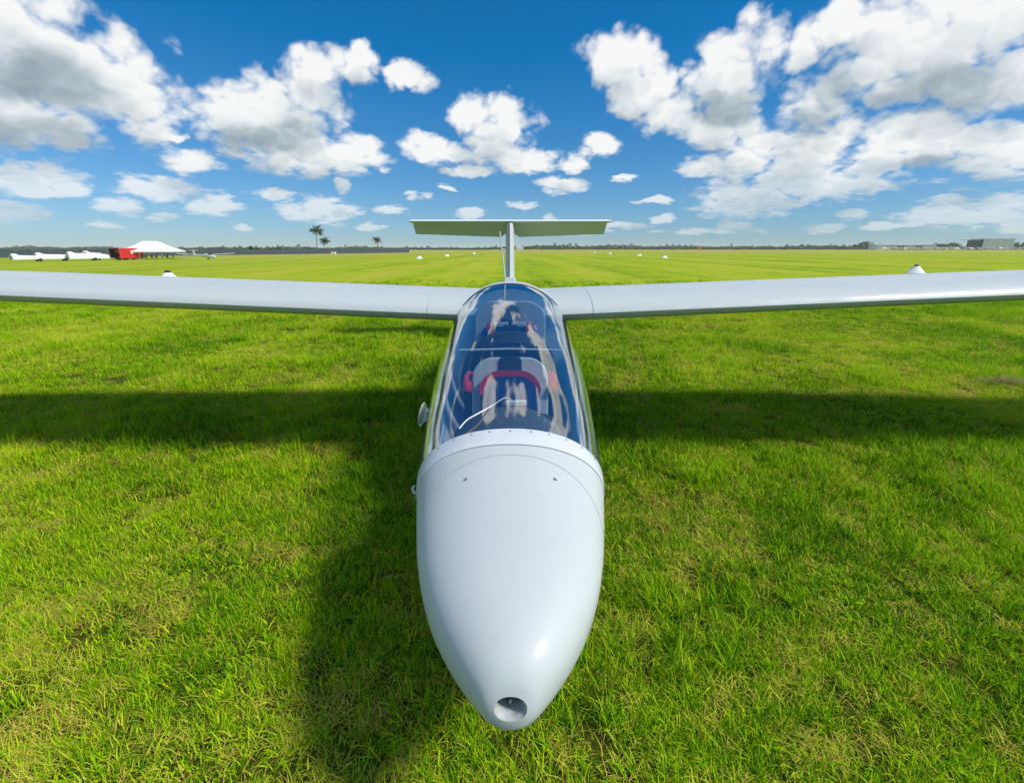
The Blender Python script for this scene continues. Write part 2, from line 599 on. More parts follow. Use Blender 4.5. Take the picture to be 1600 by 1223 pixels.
def grass_colour(b, pos, spread=1.0):
    """field colour shared by the sward and the turf below: dry and lush patches, mowing lines along the strip"""
    big = b.noise(pos, .09, 3, .55)
    mid = b.noise(pos, .75, 4, .6)
    st = b.n('ShaderNodeMapping')
    st.inputs['Scale'].default_value = (.30, .006, .3)
    st.inputs['Rotation'].default_value = (0, 0, R(-1.0))
    b.put(st.inputs[0], pos)
    stripe = b.noise(st.outputs[0], 1.0, 3, .55)
    f = b.m('ADD', b.m('MULTIPLY', big, .45), b.m('MULTIPLY', mid, .55))
    dryp = b.sstep(b.noise(pos, .55, 4, .65), .52, .70)
    f = b.m('ADD', f, b.m('MULTIPLY', dryp, .13))
    f = b.m('SUBTRACT', f, b.m('MULTIPLY', b.sstep(b.noise(b.v('ADD', pos, (31, 7, 0)), .9, 4, .65), .54, .70), .12))
    f = b.m('ADD', f, b.m('MULTIPLY', b.m('SUBTRACT', stripe, .5), .75))
    return f


def make_ground():
    xs = np.unique(np.concatenate([np.linspace(-4000, -200, 12), np.linspace(-200, 60, 66), np.linspace(60, 4000, 14)]))
    ys = np.unique(np.concatenate([np.linspace(-2500, -20, 8), np.linspace(-20, 80, 26), np.linspace(80, 400, 12), np.linspace(400, 6000, 14)]))
    XX, YY = np.meshgrid(xs, ys)
    ZZ = gz(XX, YY)
    n = len(xs)
    vs = np.stack([XX.ravel(), YY.ravel(), ZZ.ravel()], 1)
    fs = [(i * n + j, i * n + j + 1, (i + 1) * n + j + 1, (i + 1) * n + j) for i in range(len(ys) - 1) for j in range(n - 1)]
    me = bpy.data.meshes.new('field')
    me.from_pydata(vs.tolist(), [], fs)
    me.polygons.foreach_set('use_smooth', [True] * len(fs))
    m = bpy.data.materials.new('turf')
    m.use_nodes = True
    t = m.node_tree
    t.nodes.clear()
    b = NB(t)
    pos = b.n('ShaderNodeNewGeometry').outputs['Position']
    f = grass_colour(b, pos)
    far = b.ramp(f, [(.32, (.19, .28, .006)), (.45, (.28, .39, .005)), (.55, (.36, .43, .012)), (.68, (.44, .40, .05))])
    # the sward is built blade by blade round the glider; there the turf below is thatch and soil
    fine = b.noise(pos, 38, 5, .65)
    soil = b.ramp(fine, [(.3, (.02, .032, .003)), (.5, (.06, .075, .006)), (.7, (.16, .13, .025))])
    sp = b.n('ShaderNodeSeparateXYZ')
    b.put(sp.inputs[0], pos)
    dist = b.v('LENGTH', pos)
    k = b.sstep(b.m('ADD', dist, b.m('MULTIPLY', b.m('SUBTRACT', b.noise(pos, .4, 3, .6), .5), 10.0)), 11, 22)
    # yellower, drier grass towards the far end of the strip
    dry = b.m('MULTIPLY', b.sstep(sp.outputs[1], 70, 260), b.sstep(b.noise(pos, .012, 4, .6), .28, .55))
    far = b.mix(b.m('MULTIPLY', dry, .95), far, (.40, .36, .075))
    spk = b.noise(pos, 6.0, 4, .7)
    far = b.mix(1.0, far, b.v('SCALE', (1, 1, 1), b.lin(spk, .3, .7, .78, 1.22)), 'MULTIPLY')
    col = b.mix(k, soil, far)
    p = b.n('ShaderNodeBsdfPrincipled')
    b.put(p.inputs['Base Color'], col)
    p.inputs['Roughness'].default_value = .95
    p.inputs['Specular IOR Level'].default_value = .1
    bn = b.n('ShaderNodeBump')
    bn.inputs['Strength'].default_value = .6
    bn.inputs['Distance'].default_value = .05
    b.put(bn.inputs['Height'], b.noise(pos, 9, 5, .7))
    b.put(p.inputs['Normal'], bn.outputs[0])
    o = b.n('ShaderNodeOutputMaterial')
    b.put(o.inputs[0], p.outputs[0])
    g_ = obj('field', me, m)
    tag(g_, 'flat mown grass airfield stretching to the horizon', None, kind='structure')


make_ground()


# ------------------------------------------------------------------ grass blades round the glider
def make_grass():
    K = 10
    V, Fq, tid, tint = [], [], [], []
    for k in range(K):
        r = np.random.default_rng(100 + k)
        n = (64, 64, 64, 64, 64, 64, 60, 40, 60, 70)[k]
        for i in range(n):
            rad = abs(r.normal()) * .05
            a = r.uniform(0, 2 * math.pi)
            bx, by = rad * math.cos(a), rad * math.sin(a)
            straw = r.random() < (.09, .09, .09, .12, .12, .12, .36, .06, .10, .80)[k]
            L = r.uniform(.028, .072)
            w = r.uniform(.0011, .0024)
            lean = r.uniform(.2, 1.45)
            if k == 7:
                L = r.uniform(.06, .13)
            if k == 8:                      # broad low blades
                L = r.uniform(.02, .05)
                w = r.uniform(.002, .0036)
                lean = r.uniform(.5, 1.5)
            if straw:
                lean = r.uniform(.9, 1.55)
                w *= .7
            if k == 9:                      # flat thatch lying on the soil
                lean = r.uniform(1.25, 1.56)
                rad *= 1.3
                L = r.uniform(.03, .085)
            yaw = r.uniform(0, 2 * math.pi)
            dx, dy = math.cos(yaw), math.sin(yaw)
            px, py = -dy, dx
            base = len(V)
            seg = 3
            x = 0.0
            z = 0.0 if k != 9 else r.uniform(.001, .014)
            for j in range(seg + 1):
                tt = j / seg
                ww = w * (1 - tt ** 1.6) if j < seg else 0
                th = lean * (.35 + .95 * tt)
                if j:
                    x += math.sin(th) * L / seg
                    z += math.cos(th) * L / seg
                z = max(z, .002)
                cx, cy_, cz = bx + dx * x, by + dy * x, z
                if j < seg:
                    V += [(cx + px * ww, cy_ + py * ww, cz), (cx - px * ww, cy_ - py * ww, cz)]
                else:
                    V.append((cx, cy_, cz))
            Fq += [(base, base + 1, base + 3, base + 2), (base + 2, base + 3, base + 5, base + 4), (base + 4, base + 5, base + 6)]
            tid += [k] * 7
            c = r.uniform(.80, 1.0) if straw else np.clip(r.normal(.36, .25), 0, .76)
            tint += [c] * 7
    nb = len(V)
    # where the tufts stand
    P, S = [], []
    for y0, y1, dens, sc0 in ((-.6, 2.6, 430, .98), (2.6, 5.2, 320, 1.02), (5.2, 9, 165, 1.22), (9, 14, 90, 1.4), (14, 24, 34, 1.5)):
        hx = 1.28 * y1 + 2.2
        n = int(dens * (y1 - y0) * 2 * hx)
        x = nrg.uniform(-hx, hx, n)
        y = nrg.uniform(y0, y1, n)
        ok = np.abs(x) < 1.28 * np.maximum(y, 0) + 2.2
        if y0 >= 14:
            ok &= nrg.random(n) < 1 - ((y - 14) / 10) ** 1.3
        x, y = x[ok], y[ok]
        P.append(np.stack([x, y, gz(x, y)], 1))
        S.append(sc0 * nrg.uniform(.72, 1.25, len(x)))
    P = np.concatenate(P)
    S = np.concatenate(S)
    n = len(P)
    # patchiness: value noise picks lush, plain, dry and tall tufts
    def vnoise(p, s, seed):
        rr = np.random.default_rng(seed)
        T = rr.random((64, 64))
        u, v = p[:, 0] / s, p[:, 1] / s
        i, j = np.floor(u).astype(int), np.floor(v).astype(int)
        fu, fv = smooth01(u - i), smooth01(v - j)
        g = lambda a, b_: T[a % 64, b_ % 64]
        return (g(i, j) * (1 - fu) + g(i + 1, j) * fu) * (1 - fv) + (g(i, j + 1) * (1 - fu) + g(i + 1, j + 1) * fu) * fv
    n1 = .6 * vnoise(P, .55, 1) + .4 * vnoise(P, .19, 2)
    n2 = .6 * vnoise(P, .8, 3) + .4 * vnoise(P, .25, 4)
    idx = nrg.integers(0, 6, n)
    u = nrg.random(n)
    idx[(n1 > .58) & (u < .55)] = 6
    idx[(n2 > .60) & (u < .42)] = 7
    idx[(n2 < .33) & (u < .6)] = 8
    S *= .80 + .42 * n2
    idx[nrg.random(n) < .10 + .16 * (n1 > .62)] = 9
    keep = nrg.random(n) < 1.1 - .2 * (n1 > .7)
    P, S, idx = P[keep], S[keep], idx[keep]
    n = len(P)
    me = bpy.data.meshes.new('grass')
    allv = np.concatenate([np.array(V), P]).astype(np.float32)
    me.from_pydata(allv.tolist(), [], Fq)
    nv = len(me.vertices)
    at = me.attributes.new('tuft', 'INT', 'POINT')
    at.data.foreach_set('value', np.concatenate([np.array(tid), np.full(n, -1)]).astype(np.int32))
    at = me.attributes.new('tint', 'FLOAT', 'POINT')
    at.data.foreach_set('value', np.concatenate([np.array(tint), np.zeros(n)]).astype(np.float32))
    at = me.attributes.new('pick', 'INT', 'POINT')
    at.data.foreach_set('value', np.concatenate([np.zeros(nb), idx]).astype(np.int32))
    at = me.attributes.new('size', 'FLOAT', 'POINT')
    at.data.foreach_set('value', np.concatenate([np.zeros(nb), S]).astype(np.float32))
    at = me.attributes.new('turn', 'FLOAT_VECTOR', 'POINT')
    tv = np.zeros((nv, 3), np.float32)
    tv[nb:, 2] = nrg.uniform(0, 6.283, n)
    tv[nb:, 0] = nrg.normal(0, .12, n)
    tv[nb:, 1] = nrg.normal(0, .12, n)
    at.data.foreach_set('vector', tv.ravel())

    m = bpy.data.materials.new('grass_blade')
    m.use_nodes = True
    t = m.node_tree
    t.nodes.clear()
    b = NB(t)
    pos = b.n('ShaderNodeNewGeometry').outputs['Position']
    f = grass_colour(b, pos)
    ti = b.n('ShaderNodeAttribute', attribute_name='tint').outputs['Fac']
    k = b.m('ADD', ti, b.m('MULTIPLY', b.m('SUBTRACT', f, .5), 1.6), clamp=True)
    k = b.m('MAXIMUM', k, b.m('MULTIPLY', b.m('GREATER_THAN', ti, .78), ti))
    col = b.ramp(k, [(.02, (.05, .18, .003)), (.28, (.28, .56, .003)), (.50, (.53, .74, .004)), (.74, (.62, .68, .02)), (.80, (.42, .36, .045)), (1.0, (.72, .60, .12))])
    d = b.n('ShaderNodeBsdfPrincipled')
    b.put(d.inputs['Base Color'], col)
    d.inputs['Roughness'].default_value = .55
    d.inputs['Specular IOR Level'].default_value = .06
    tr = b.n('ShaderNodeBsdfTranslucent')
    b.put(tr.inputs[0], b.mix(1.0, col, (1.05, 1.15, .6), 'MULTIPLY'))
    mx = b.n('ShaderNodeMixShader')
    mx.inputs[0].default_value = .24
    b.put(mx.inputs[1], d.outputs[0])
    b.put(mx.inputs[2], tr.outputs[0])
    o = b.n('ShaderNodeOutputMaterial')
    b.put(o.inputs[0], mx.outputs[0])

    g = bpy.data.node_groups.new('grass_scatter', 'GeometryNodeTree')
    g.interface.new_socket('Geometry', in_out='INPUT', socket_type='NodeSocketGeometry')
    g.interface.new_socket('Geometry', in_out='OUTPUT', socket_type='NodeSocketGeometry')
    nn = g.nodes.new
    ln = g.links.new
    gi, go = nn('NodeGroupInput'), nn('NodeGroupOutput')

    def attr(name, dt):
        q = nn('GeometryNodeInputNamedAttribute')
        q.data_type = dt
        q.inputs['Name'].default_value = name
        return [s for s in q.outputs if s.enabled and s.name == 'Attribute'][0]
    tu = attr('tuft', 'INT')
    join = nn('GeometryNodeJoinGeometry')

    def sep(val):
        cmp_ = nn('FunctionNodeCompare')
        cmp_.data_type = 'INT'
        cmp_.operation = 'EQUAL'
        ins = [s for s in cmp_.inputs if s.enabled]
        ln(tu, ins[0])
        ins[1].default_value = val
        sp = nn('GeometryNodeSeparateGeometry')
        sp.domain = 'POINT'
        ln(gi.outputs[0], sp.inputs[0])
        ln(cmp_.outputs[0], sp.inputs[1])
        return sp.outputs[0]
    for k in range(K - 1, -1, -1):
        q = nn('GeometryNodeGeometryToInstance')
        ln(sep(k), q.inputs[0])
        ln(q.outputs[0], join.inputs[0])
    iop = nn('GeometryNodeInstanceOnPoints')
    ln(sep(-1), iop.inputs['Points'])
    ln(join.outputs[0], iop.inputs['Instance'])
    iop.inputs['Pick Instance'].default_value = True
    ln(attr('pick', 'INT'), iop.inputs['Instance Index'])
    e2r = nn('FunctionNodeEulerToRotation')
    ln(attr('turn', 'FLOAT_VECTOR'), e2r.inputs[0])
    ln(e2r.outputs[0], iop.inputs['Rotation'])
    ln(attr('size', 'FLOAT'), iop.inputs['Scale'])
    ln(iop.outputs[0], go.inputs[0])
    ob = obj('grass', me, m)
    md = ob.modifiers.new('scatter', 'NODES')
    md.node_group = g
    tag(ob, 'short green grass with dry straw blades around the glider', 'grass', kind='stuff')


make_grass()

# ------------------------------------------------------------------ the two-seat glider
NOSE_Y = .80
GS = np.array([0, .02, .06, .13, .25, .42, .65, .95, 1.3, 1.7, 2.1, 2.45, 2.9, 3.6, 4.6, 6.0, 7.4, 8.0])
GW = np.array([.037, .0733, .1103, .1613, .2251, .2825, .3313, .3803, .4128, .429, .4324, .4282, .410, .335, .215, .14, .10, .07])
GT = np.array([.571, .606, .634, .6640, .6960, .7270, .7680, .842, .9823, 1.1388, 1.2553, 1.312, 1.290, 1.215, 1.11, 1.04, 1.0, .98])
GC = np.array([.545, .5498, .555, .5606, .57, .5794, .5883, .6022, .6408, .70, .7636, .8157, .8524, .87, .87, .87, .88, .89])
GB = np.array([.519, .4717, .4427, .4153, .3766, .3345, .2932, .259, .2412, .2501, .2805, .32, .378, .50, .64, .72, .77, .80])


def pchip(xk, yk, x):
    h = np.diff(xk)
    d = np.diff(yk) / h
    m = np.zeros_like(yk)
    for i in range(1, len(xk) - 1):
        if d[i - 1] * d[i] > 0:
            w1, w2 = 2 * h[i] + h[i - 1], h[i] + 2 * h[i - 1]
            m[i] = (w1 + w2) / (w1 / d[i - 1] + w2 / d[i])
    m[0], m[-1] = d[0], d[-1]
    i = np.clip(np.searchsorted(xk, x) - 1, 0, len(xk) - 2)
    t = (x - xk[i]) / h[i]
    return (2 * t**3 - 3 * t**2 + 1) * yk[i] + (t**3 - 2 * t**2 + t) * h[i] * m[i] + (-2 * t**3 + 3 * t**2) * yk[i + 1] + (t**3 - t**2) * h[i] * m[i + 1]


def skin(s, th, off=0.0):
    """point on the fuselage surface: s metres behind the nose, th = angle from the top (radians, + to the right)"""
    q = np.array([math.sqrt(max(s, 0))])
    w, t, c, b_ = (float(pchip(GS**.5, v, q)[0]) for v in (GW, GT, GC, GB))
    e = 2 / 2.15
    st, ct = math.sin(th), math.cos(th)
    x = (w + off) * math.copysign(abs(st)**e, st)
    z = c + ((t - c) if ct > 0 else (c - b_)) * math.copysign(abs(ct)**e, ct) + off * math.copysign(abs(ct)**e, ct)
    return Vector((x, NOSE_Y + s + .32 * (z - .545) * math.exp(-s / .028), z))


FRAME0, FRAME1, CAN1 = .852, .95, 2.36      # canopy frame front and rear edge, canopy rear edge
glider = empty('glider', (0, 0, 0))
tag(glider, 'white two-seat glider with clear canopy and T-tail facing the camera', 'glider')


def sill_angle(s):
    return R(112) if s < 1.7 else R(112 - 36 * ((s - 1.7) / .66)**1.4)


NA = 72


def ring(s, a0, a1, n, off=0.0):
    return [skin(s, a0 + (a1 - a0) * j / n, off) for j in range(n + 1)]


def build_glider():
    G = M['gelcoat']
    # nose shell: rings from the rim of the tow-hook recess to the canopy frame
    ss = [0.0, .004, .010, .018, .028, .042, .06, .08, .105, .135, .17, .21, .26, .32, .38, .45, .52, .60, .68, .76, FRAME0]
    mb = MB()
    mb.grid([ring(s, -math.pi, math.pi, NA) for s in ss])
    mb.build('nose_shell', G, glider, 60)
    # recess in the nose tip: bowl, liner, hook
    c0 = skin(0, 0) * .5 + skin(0, math.pi) * .5
    mb = MB()
    rows = [ring(0.0, -math.pi, math.pi, NA)]
    for k, (sh, dp) in enumerate(((.97, .0045), (.90, .008), (.80, .017), (.77, .030))):
        rows.append([c0 + (q - c0) * sh + Vector((0, dp, .0)) for q in rows[0]])
    mb.grid(rows, flip=True)
    rc = mb.build('recess', M['bowl'], glider, 60)
    mb = MB()
    rw = [[c0 + (q - c0) * sh + Vector((0, dp, 0)) for q in rows[0]] for sh, dp in ((.765, .0305), (.74, .060), (.5, .075), (.02, .077))]
    mb.grid(rw, flip=True)
    mb.build('recess_liner', M['recess'], rc, 60)
    MB().tube([c0 + Vector((-.026, .036, -.004)), c0 + Vector((.026, .036, -.004))], .0022, 8).build('hook_pin', M['steel'], rc, 60)
    MB().box(c0 + Vector((0, .034, -.010)), (.007, .02, .016)).build('hook', M['steel'], rc, bevel=.002)

    # front canopy frame: a band standing 2 mm proud, seam gap in front of it
    sa = R(112)
    mb = MB()
    pr = [(FRAME0 + .004, -.004), (FRAME0 + .004, .0025), (FRAME0 + .010, .004), (FRAME1 - .006, .004), (FRAME1, .002), (FRAME1, -.012)]
    mb.grid([ring(s, -sa, sa, 64, o_) for s, o_ in pr])
    frame = mb.build('canopy_frame', M['frame_white'], glider, 50)
    mb = MB()
    mb.grid([ring(FRAME0 - .001, -math.pi, math.pi, NA, -.001), ring(FRAME0 + .006, -math.pi, math.pi, NA, -.0045)])
    mb.build('seam', M['seam'], glider, 60)
    for a in (-62, -47, -34, -22, -11, 0, 11, 22, 34, 47, 62):
        q = skin(.932, R(a), .0045)
        n_ = (skin(.932, R(a), .02) - skin(.932, R(a))).normalized()
        rot = n_.to_track_quat('Z', 'Y').to_matrix().to_4x4()
        MB().lathe([(.0042, -.002), (.0042, .0008), (.003, .0014)], 10, Matrix.Translation(q) @ rot).build('screw', M['screw'], frame, 40)
    # lower shell behind the frame, below the sill
    mb = MB()
    sl = [FRAME0 + .0045] + [.9, .95] + [.95 + .08 * k for k in range(1, 18)] + [CAN1 + .012]
    rows = []
    for s in sl:
        a = sill_angle(s) if s >= FRAME1 else R(112)
        rows.append([skin(s, a + (2 * math.pi - 2 * a) * j / 48) for j in range(49)])
    mb.grid(rows)
    mb.build('cockpit_shell', G, glider, 60)
    # rear fuselage
    mb = MB()
    sl = [CAN1 + .012, CAN1 + .05, 2.5, 2.6, 2.75, 2.9, 3.1, 3.3, 3.6, 4.0, 4.6, 5.3, 6.0, 6.7, 7.4, 8.0]
    mb.grid([ring(s, -math.pi, math.pi, NA) for s in sl])
    mb.grid([ring(8.0, -math.pi, math.pi, NA), [skin(8.0, math.pi) * .5 + skin(8.0, 0) * .5 + Vector((0, .05, 0))] * (NA + 1)])
    mb.build('rear_fuselage', G, glider, 60)
    # black seal round the rear edge of the canopy and along the sill
    mb = MB()
    aR = sill_angle(CAN1)
    mb.grid([ring(CAN1 - .004, -aR, aR, 48, -.003), ring(CAN1 + .0, -aR, aR, 48, .003), ring(CAN1 + .011, -aR, aR, 48, .003), ring(CAN1 + .013, -aR, aR, 48, -.004)])
    mb.build('canopy_seal', M['black_rubber'], glider, 60)
    # canopy
    mb = MB()
    rows = []
    n = 34
    for k in range(n + 1):
        s = FRAME1 - .01 + (CAN1 - FRAME1 + .012) * k / n
        a = sill_angle(s)
        rows.append([skin(s, -a + 2 * a * j / 56) for j in range(57)])
    mb.grid(rows)
    canopy = mb.build('canopy', M['acrylic'], glider, 70)
    # sill rails
    for sg in (-1, 1):
        mb = MB()
        mb.tube([skin(.96 + .07 * k, sg * sill_angle(.96 + .07 * k), -.014) for k in range(20)], .012, 8)
        mb.build('sill_rail', M['tub_grey'], glider, 60)
    # sliding window scoop on the canopy's left side
    q0 = skin(1.42, -R(80))
    n_ = (skin(1.42, -R(80), .02) - q0).normalized()
    fw = Vector((0, -1, 0))
    tX = (fw - n_ * fw.dot(n_)).normalized()
    up = n_.cross(tX)
    rows = []
    for sh, ht in ((.030, -.002), (.034, .010), (.043, .022), (.056, .032), (.060, .034), (.058, .038), (.052, .036)):
        rows.append([q0 + tX * (math.cos(w) * sh * .74) + up * (math.sin(w) * sh * 1.05) + n_ * (ht * .8 + .010 * math.cos(w))
                     for w in (2 * math.pi * j / 28 for j in range(28))])
    mb = MB()
    mb.grid(rows, wrap=True)
    vs_ = mb.build('vent_scoop', M['acrylic_small'], canopy, 60)
    mb = MB()
    mb.tube(rows[4] + rows[4][:1], .0026, 6, caps=False)
    mb.build('scoop_rim', M['acrylic_small'], canopy, 60)
    # latch knob at the left foot of the frame
    q = skin(.90, -R(92), .004)
    mb = MB()
    mb.tube([q, q + Vector((-.012, 0, .004)), q + Vector((-.016, .0, .022)), q + Vector((-.008, 0, .034))], [.006, .006, .005, .004], 10)
    latch = mb.build('latch', M['frame_white'], glider, 50)
    MB().box(q + Vector((-.004, .0, -.016)), (.012, .03, .018)).build('latch_plate', M['screw'], latch, bevel=.002)
    # removable nose hatch line: a fine groove filled with grime, and its two fasteners
    mb = MB()
    r1, r2 = [], []
    for j in range(61):
        a = R(-52 + (52 + 84) * j / 60)
        s = .795 - .33 * (1 - math.cos(a * .92))
        r1.append(skin(s - .0014, a, .0006))
        r2.append(skin(s + .0014, a, .0006))
    mb.grid([r1, r2])
    mb.build('hatch_line', material('hatch_groove', (.30, .32, .34), .7), glider, 60)
    for a, s in ((-26, .685), (26, .685)):
        q = skin(s, R(a), .0005)
        n_ = (skin(s, R(a), .02) - skin(s, R(a))).normalized()
        MB().lathe([(.0075, -.002), (.0075, .001), (.005, .002), (.003, .001)], 14, Matrix.Translation(q) @ n_.to_track_quat('Z', 'Y').to_matrix().to_4x4()).build('fastener', M['screw'], glider, 40)

    # ---------------- wings
    def airfoil(n=18):
        pts = []
        xs_ = [(1 - math.cos(math.pi * k / n)) / 2 for k in range(n + 1)]
        def th(x):
            return .126 / .2 * (.2969 * math.sqrt(x) - .126 * x - .3516 * x * x + .2843 * x**3 - .1036 * x**4)
        def cb(x):
            return .0293 * (1 - (2 * x - .86)**2 / (1.14**2 if x > .43 else .86**2))
        up_ = [(x, cb(x) + th(x)) for x in xs_]
        lo = [(x, cb(x) - th(x)) for x in xs_]
        return up_[::-1] + lo[1:]
    AF = airfoil()

    def wing_ring(sg, x):
        t = (x - .45) / 8.0
        c = 1.60 - .14 * min(x, 3.5) / 3.5 - (0 if x < 3.5 else .62 * ((x - 3.5) / 5.0)**1.15)
        y0 = NOSE_Y + 2.30 + .012 * x
        z0 = 1.118 + .041 * (x - .45)
        inc = R(1.8)
        out = []
        for u, v in AF:
            yy, zz = u * c, v * c
            out.append(Vector((sg * x, y0 + yy * math.cos(inc) + zz * math.sin(inc), z0 + zz * math.cos(inc) - yy * math.sin(inc))))
        return out
    for sg in (-1, 1):
        mb = MB()
        mb.grid([wing_ring(sg, x) for x in (.20, .36, .44, .50, .545)], wrap=True, flip=sg < 0)
        fa = mb.build('wing_root', G, glider, 40)
        tag(fa)
        mb = MB()
        r0 = wing_ring(sg, .5485)
        xs_ = [.5485, .8, 1.3, 2, 2.8, 3.6, 4.5, 5.5, 6.5, 7.5, 8.2, 8.45]
        rws = [wing_ring(sg, x) for x in xs_]
        cn = sum(rws[-1], Vector()) / len(rws[-1])
        rws.append([cn + (q - cn) * .45 + Vector((sg * .05, 0, 0)) for q in rws[-1]])
        mb.grid(rws, wrap=True, flip=sg < 0)
        mb.add(rws[-1], [tuple(range(len(rws[-1])))])
        w_ = mb.build('wing', G, glider, 40)
        mb = MB()
        inner = [Vector((sg * .5468, 0, 0)) + Vector((0, q.y, q.z)) for q in wing_ring(sg, .5468)]
        cn = sum(inner, Vector()) / len(inner)
        mb.grid([[cn + (q - cn) * .993 + Vector((-sg * .003, 0, 0)) for q in inner], [cn + (q - cn) * .993 + Vector((sg * .003, 0, 0)) for q in inner]], wrap=True)
        mb.build('wing_seam', material('wing_seam', (.46, .49, .50), .6), w_, 40)

    # ---------------- fin, rudder, tailplane
    def fin_ring(z, y0, c, tk, n=14):
        pts = []
        for k in range(n):
            a = 2 * math.pi * k / n
            u = (1 - math.cos(a)) / 2
            prof = 2.6 * (math.sqrt(u) * (1 - u)) * 1.0
            pts.append(Vector((math.copysign(1, math.sin(a)) * prof * tk / 2 if 0 < k < n and k != n // 2 else 0, y0 + u * c, z)))
        return pts
    mb = MB()
    mb.grid([fin_ring(z, y, c, t) for z, y, c, t in ((.90, 7.55, 1.25, .16), (1.3, 7.78, 1.02, .15), (1.65, 7.95, .86, .145), (1.90, 8.05, .80, .14), (1.925, 8.07, .74, .12))], wrap=True)
    mb.build('fin', G, glider, 60)

    def tp_ring(x, y0, c, z0, tk):
        pts = []
        n = 20
        for k in range(n):
            a = 2 * math.pi * k / n
            u = (1 - math.cos(a)) / 2
            h = tk * 1.9 * math.sqrt(u) * (1 - u * .82) * (1 if math.sin(a) > 0 else -1)
            pts.append(Vector((x, y0 + u * c, z0 + (h if 0 < k and k != n // 2 else 0))))
        return pts
    TZ = 1.955
    xs_ = [-1.66, -1.6, -1.2, -.6, -.2, 0, .2, .6, 1.2, 1.6, 1.66]
    mb = MB()
    rws = [tp_ring(x, 8.12 + (.02 if abs(x) > 1.63 else 0), .46 - .12 * abs(x) / 1.66, TZ, .034 * (1 if abs(x) < 1.63 else .5)) for x in xs_]
    mb.grid(rws, wrap=True)
    mb.add(rws[0], [tuple(range(len(rws[0])))])
    mb.add(rws[-1], [tuple(range(len(rws[-1]))[::-1])])
    mb.build('tailplane', M['tail_bounce_white'], glider, 50)
    for sg in (-1, 1):
        mb = MB()
        dr = R(38)
        rws = []
        for x in (.03, .16, .6, 1.2, 1.645):
            y0 = 8.12 + .46 - .12 * x / 1.66 + .004
            c = (.37 - .08 * x / 1.66) * (1 if x > .1 else .62)
            pr = [(0, .016), (.02, .018), (c * .5, .010), (c, .001), (c, -.001), (c * .5, -.010), (.02, -.018), (0, -.016)]
            rws.append([Vector((sg * x, y0 + u * math.cos(dr) + v * math.sin(dr), TZ - .008 - u * math.sin(dr) + v * math.cos(dr))) for u, v in pr])
        mb.grid(rws, wrap=True, flip=sg < 0)
        mb.add(rws[0], [tuple(range(8))])
        mb.add(rws[-1], [tuple(range(8))[::-1]])
        mb.build('elevator', M['tail_bounce_white'], glider, 40)
    # whip antenna on the back of the fuselage, on its base
    zb = skin(2.58, 0).z
    ab = MB().box((0, NOSE_Y + 2.58, zb + .012), (.09, .05, .030), taper=(.75, .6)).build('antenna_base', G, glider, bevel=.006)
    mb = MB()
    mb.tube([(-.034, NOSE_Y + 2.58, zb + .02), (-.070, NOSE_Y + 2.60, 1.640)], [.0052, .0042], 8)
    an = mb.build('antenna', M['frame_white'], ab, 60)
    mb = MB()
    mb.tube([(-.055, NOSE_Y + 2.59, 1.525), (-.030, NOSE_Y + 2.59, 1.523)], .003, 8)
    mb.build('antenna_branch', M['frame_white'], ab, 60)

    # ---------------- wheels
    for s, r_, w_ in ((.86, .15, .10), (2.95, .21, .15)):
        rot = Matrix.Translation((0, NOSE_Y + s, r_)) @ Matrix.Rotation(R(90), 4, 'Y')
        wh = MB().lathe([(r_ * .55, -w_ * .5), (r_ * .86, -w_ * .5), (r_ * .97, -w_ * .3), (r_, 0), (r_ * .97, w_ * .3), (r_ * .86, w_ * .5), (r_ * .55, w_ * .5)], 32, rot).build('wheel', M['black_rubber'], glider, 40)
        MB().lathe([(.02, -w_ * .42), (r_ * .56, -w_ * .45), (r_ * .56, w_ * .45), (.02, w_ * .42)], 20, rot).build('rim', M['steel'], wh, 40)

    # ---------------- cockpit
    mb = MB()
    rows = []
    for k in range(20):
        s = .90 + (CAN1 - .91) * k / 19
        a = max(sill_angle(s), R(84))
        rows.append([skin(s, a + (2 * math.pi - 2 * a) * j / 36, -.03) for j in range(37)])
    mb.grid(rows, flip=True)
    mb.build('cockpit_tub', M['tub_grey'], glider, 60)
    # rear bulkhead
    mb = MB()
    rg = ring(CAN1 - .02, -math.pi, math.pi, 48, -.028)
    mb.add(rg, [tuple(range(48))])
    mb.build('bulkhead', M['tub_grey'], glider)

    def slab(name, outline, y, tk, mat, parent, tilt=0.0, bev=.012):
        """upright shaped plate: outline in (x, z), thickness tk along y, leaning back by tilt about its foot"""
        z0 = min(q[1] for q in outline)
        mb_ = MB()
        vs = []
        for d in (0, tk):
            for x_, z_ in outline:
                h = z_ - z0
                vs.append(Vector((x_, y + d * math.cos(tilt) + h * math.sin(tilt), z0 + h * math.cos(tilt) - d * math.sin(tilt))))
        nn_ = len(outline)
        fs = [tuple(range(nn_)), tuple(range(2 * nn_ - 1, nn_ - 1, -1))]
        fs += [(j, nn_ + j, nn_ + (j + 1) % nn_, (j + 1) % nn_) for j in range(nn_)]
        mb_.add(vs, fs)
        return mb_.build(name, mat, parent, 40, bevel=bev)

    def arch(w, z0, z1, r, n=8):
        pts = [(-w, z0), (w, z0)]
        for k in range(n + 1):
            a = math.pi / 2 * k / n
            pts.append((w - r + r * math.cos(a), z1 - r + r * math.sin(a)))
        for k in range(n + 1):
            a = math.pi / 2 * k / n
            pts.append((-w + r - r * math.sin(a), z1 - r + r * math.cos(a)))
        return pts
    Y = NOSE_Y
    # front instrument hood
    mb = MB()
    rows = []
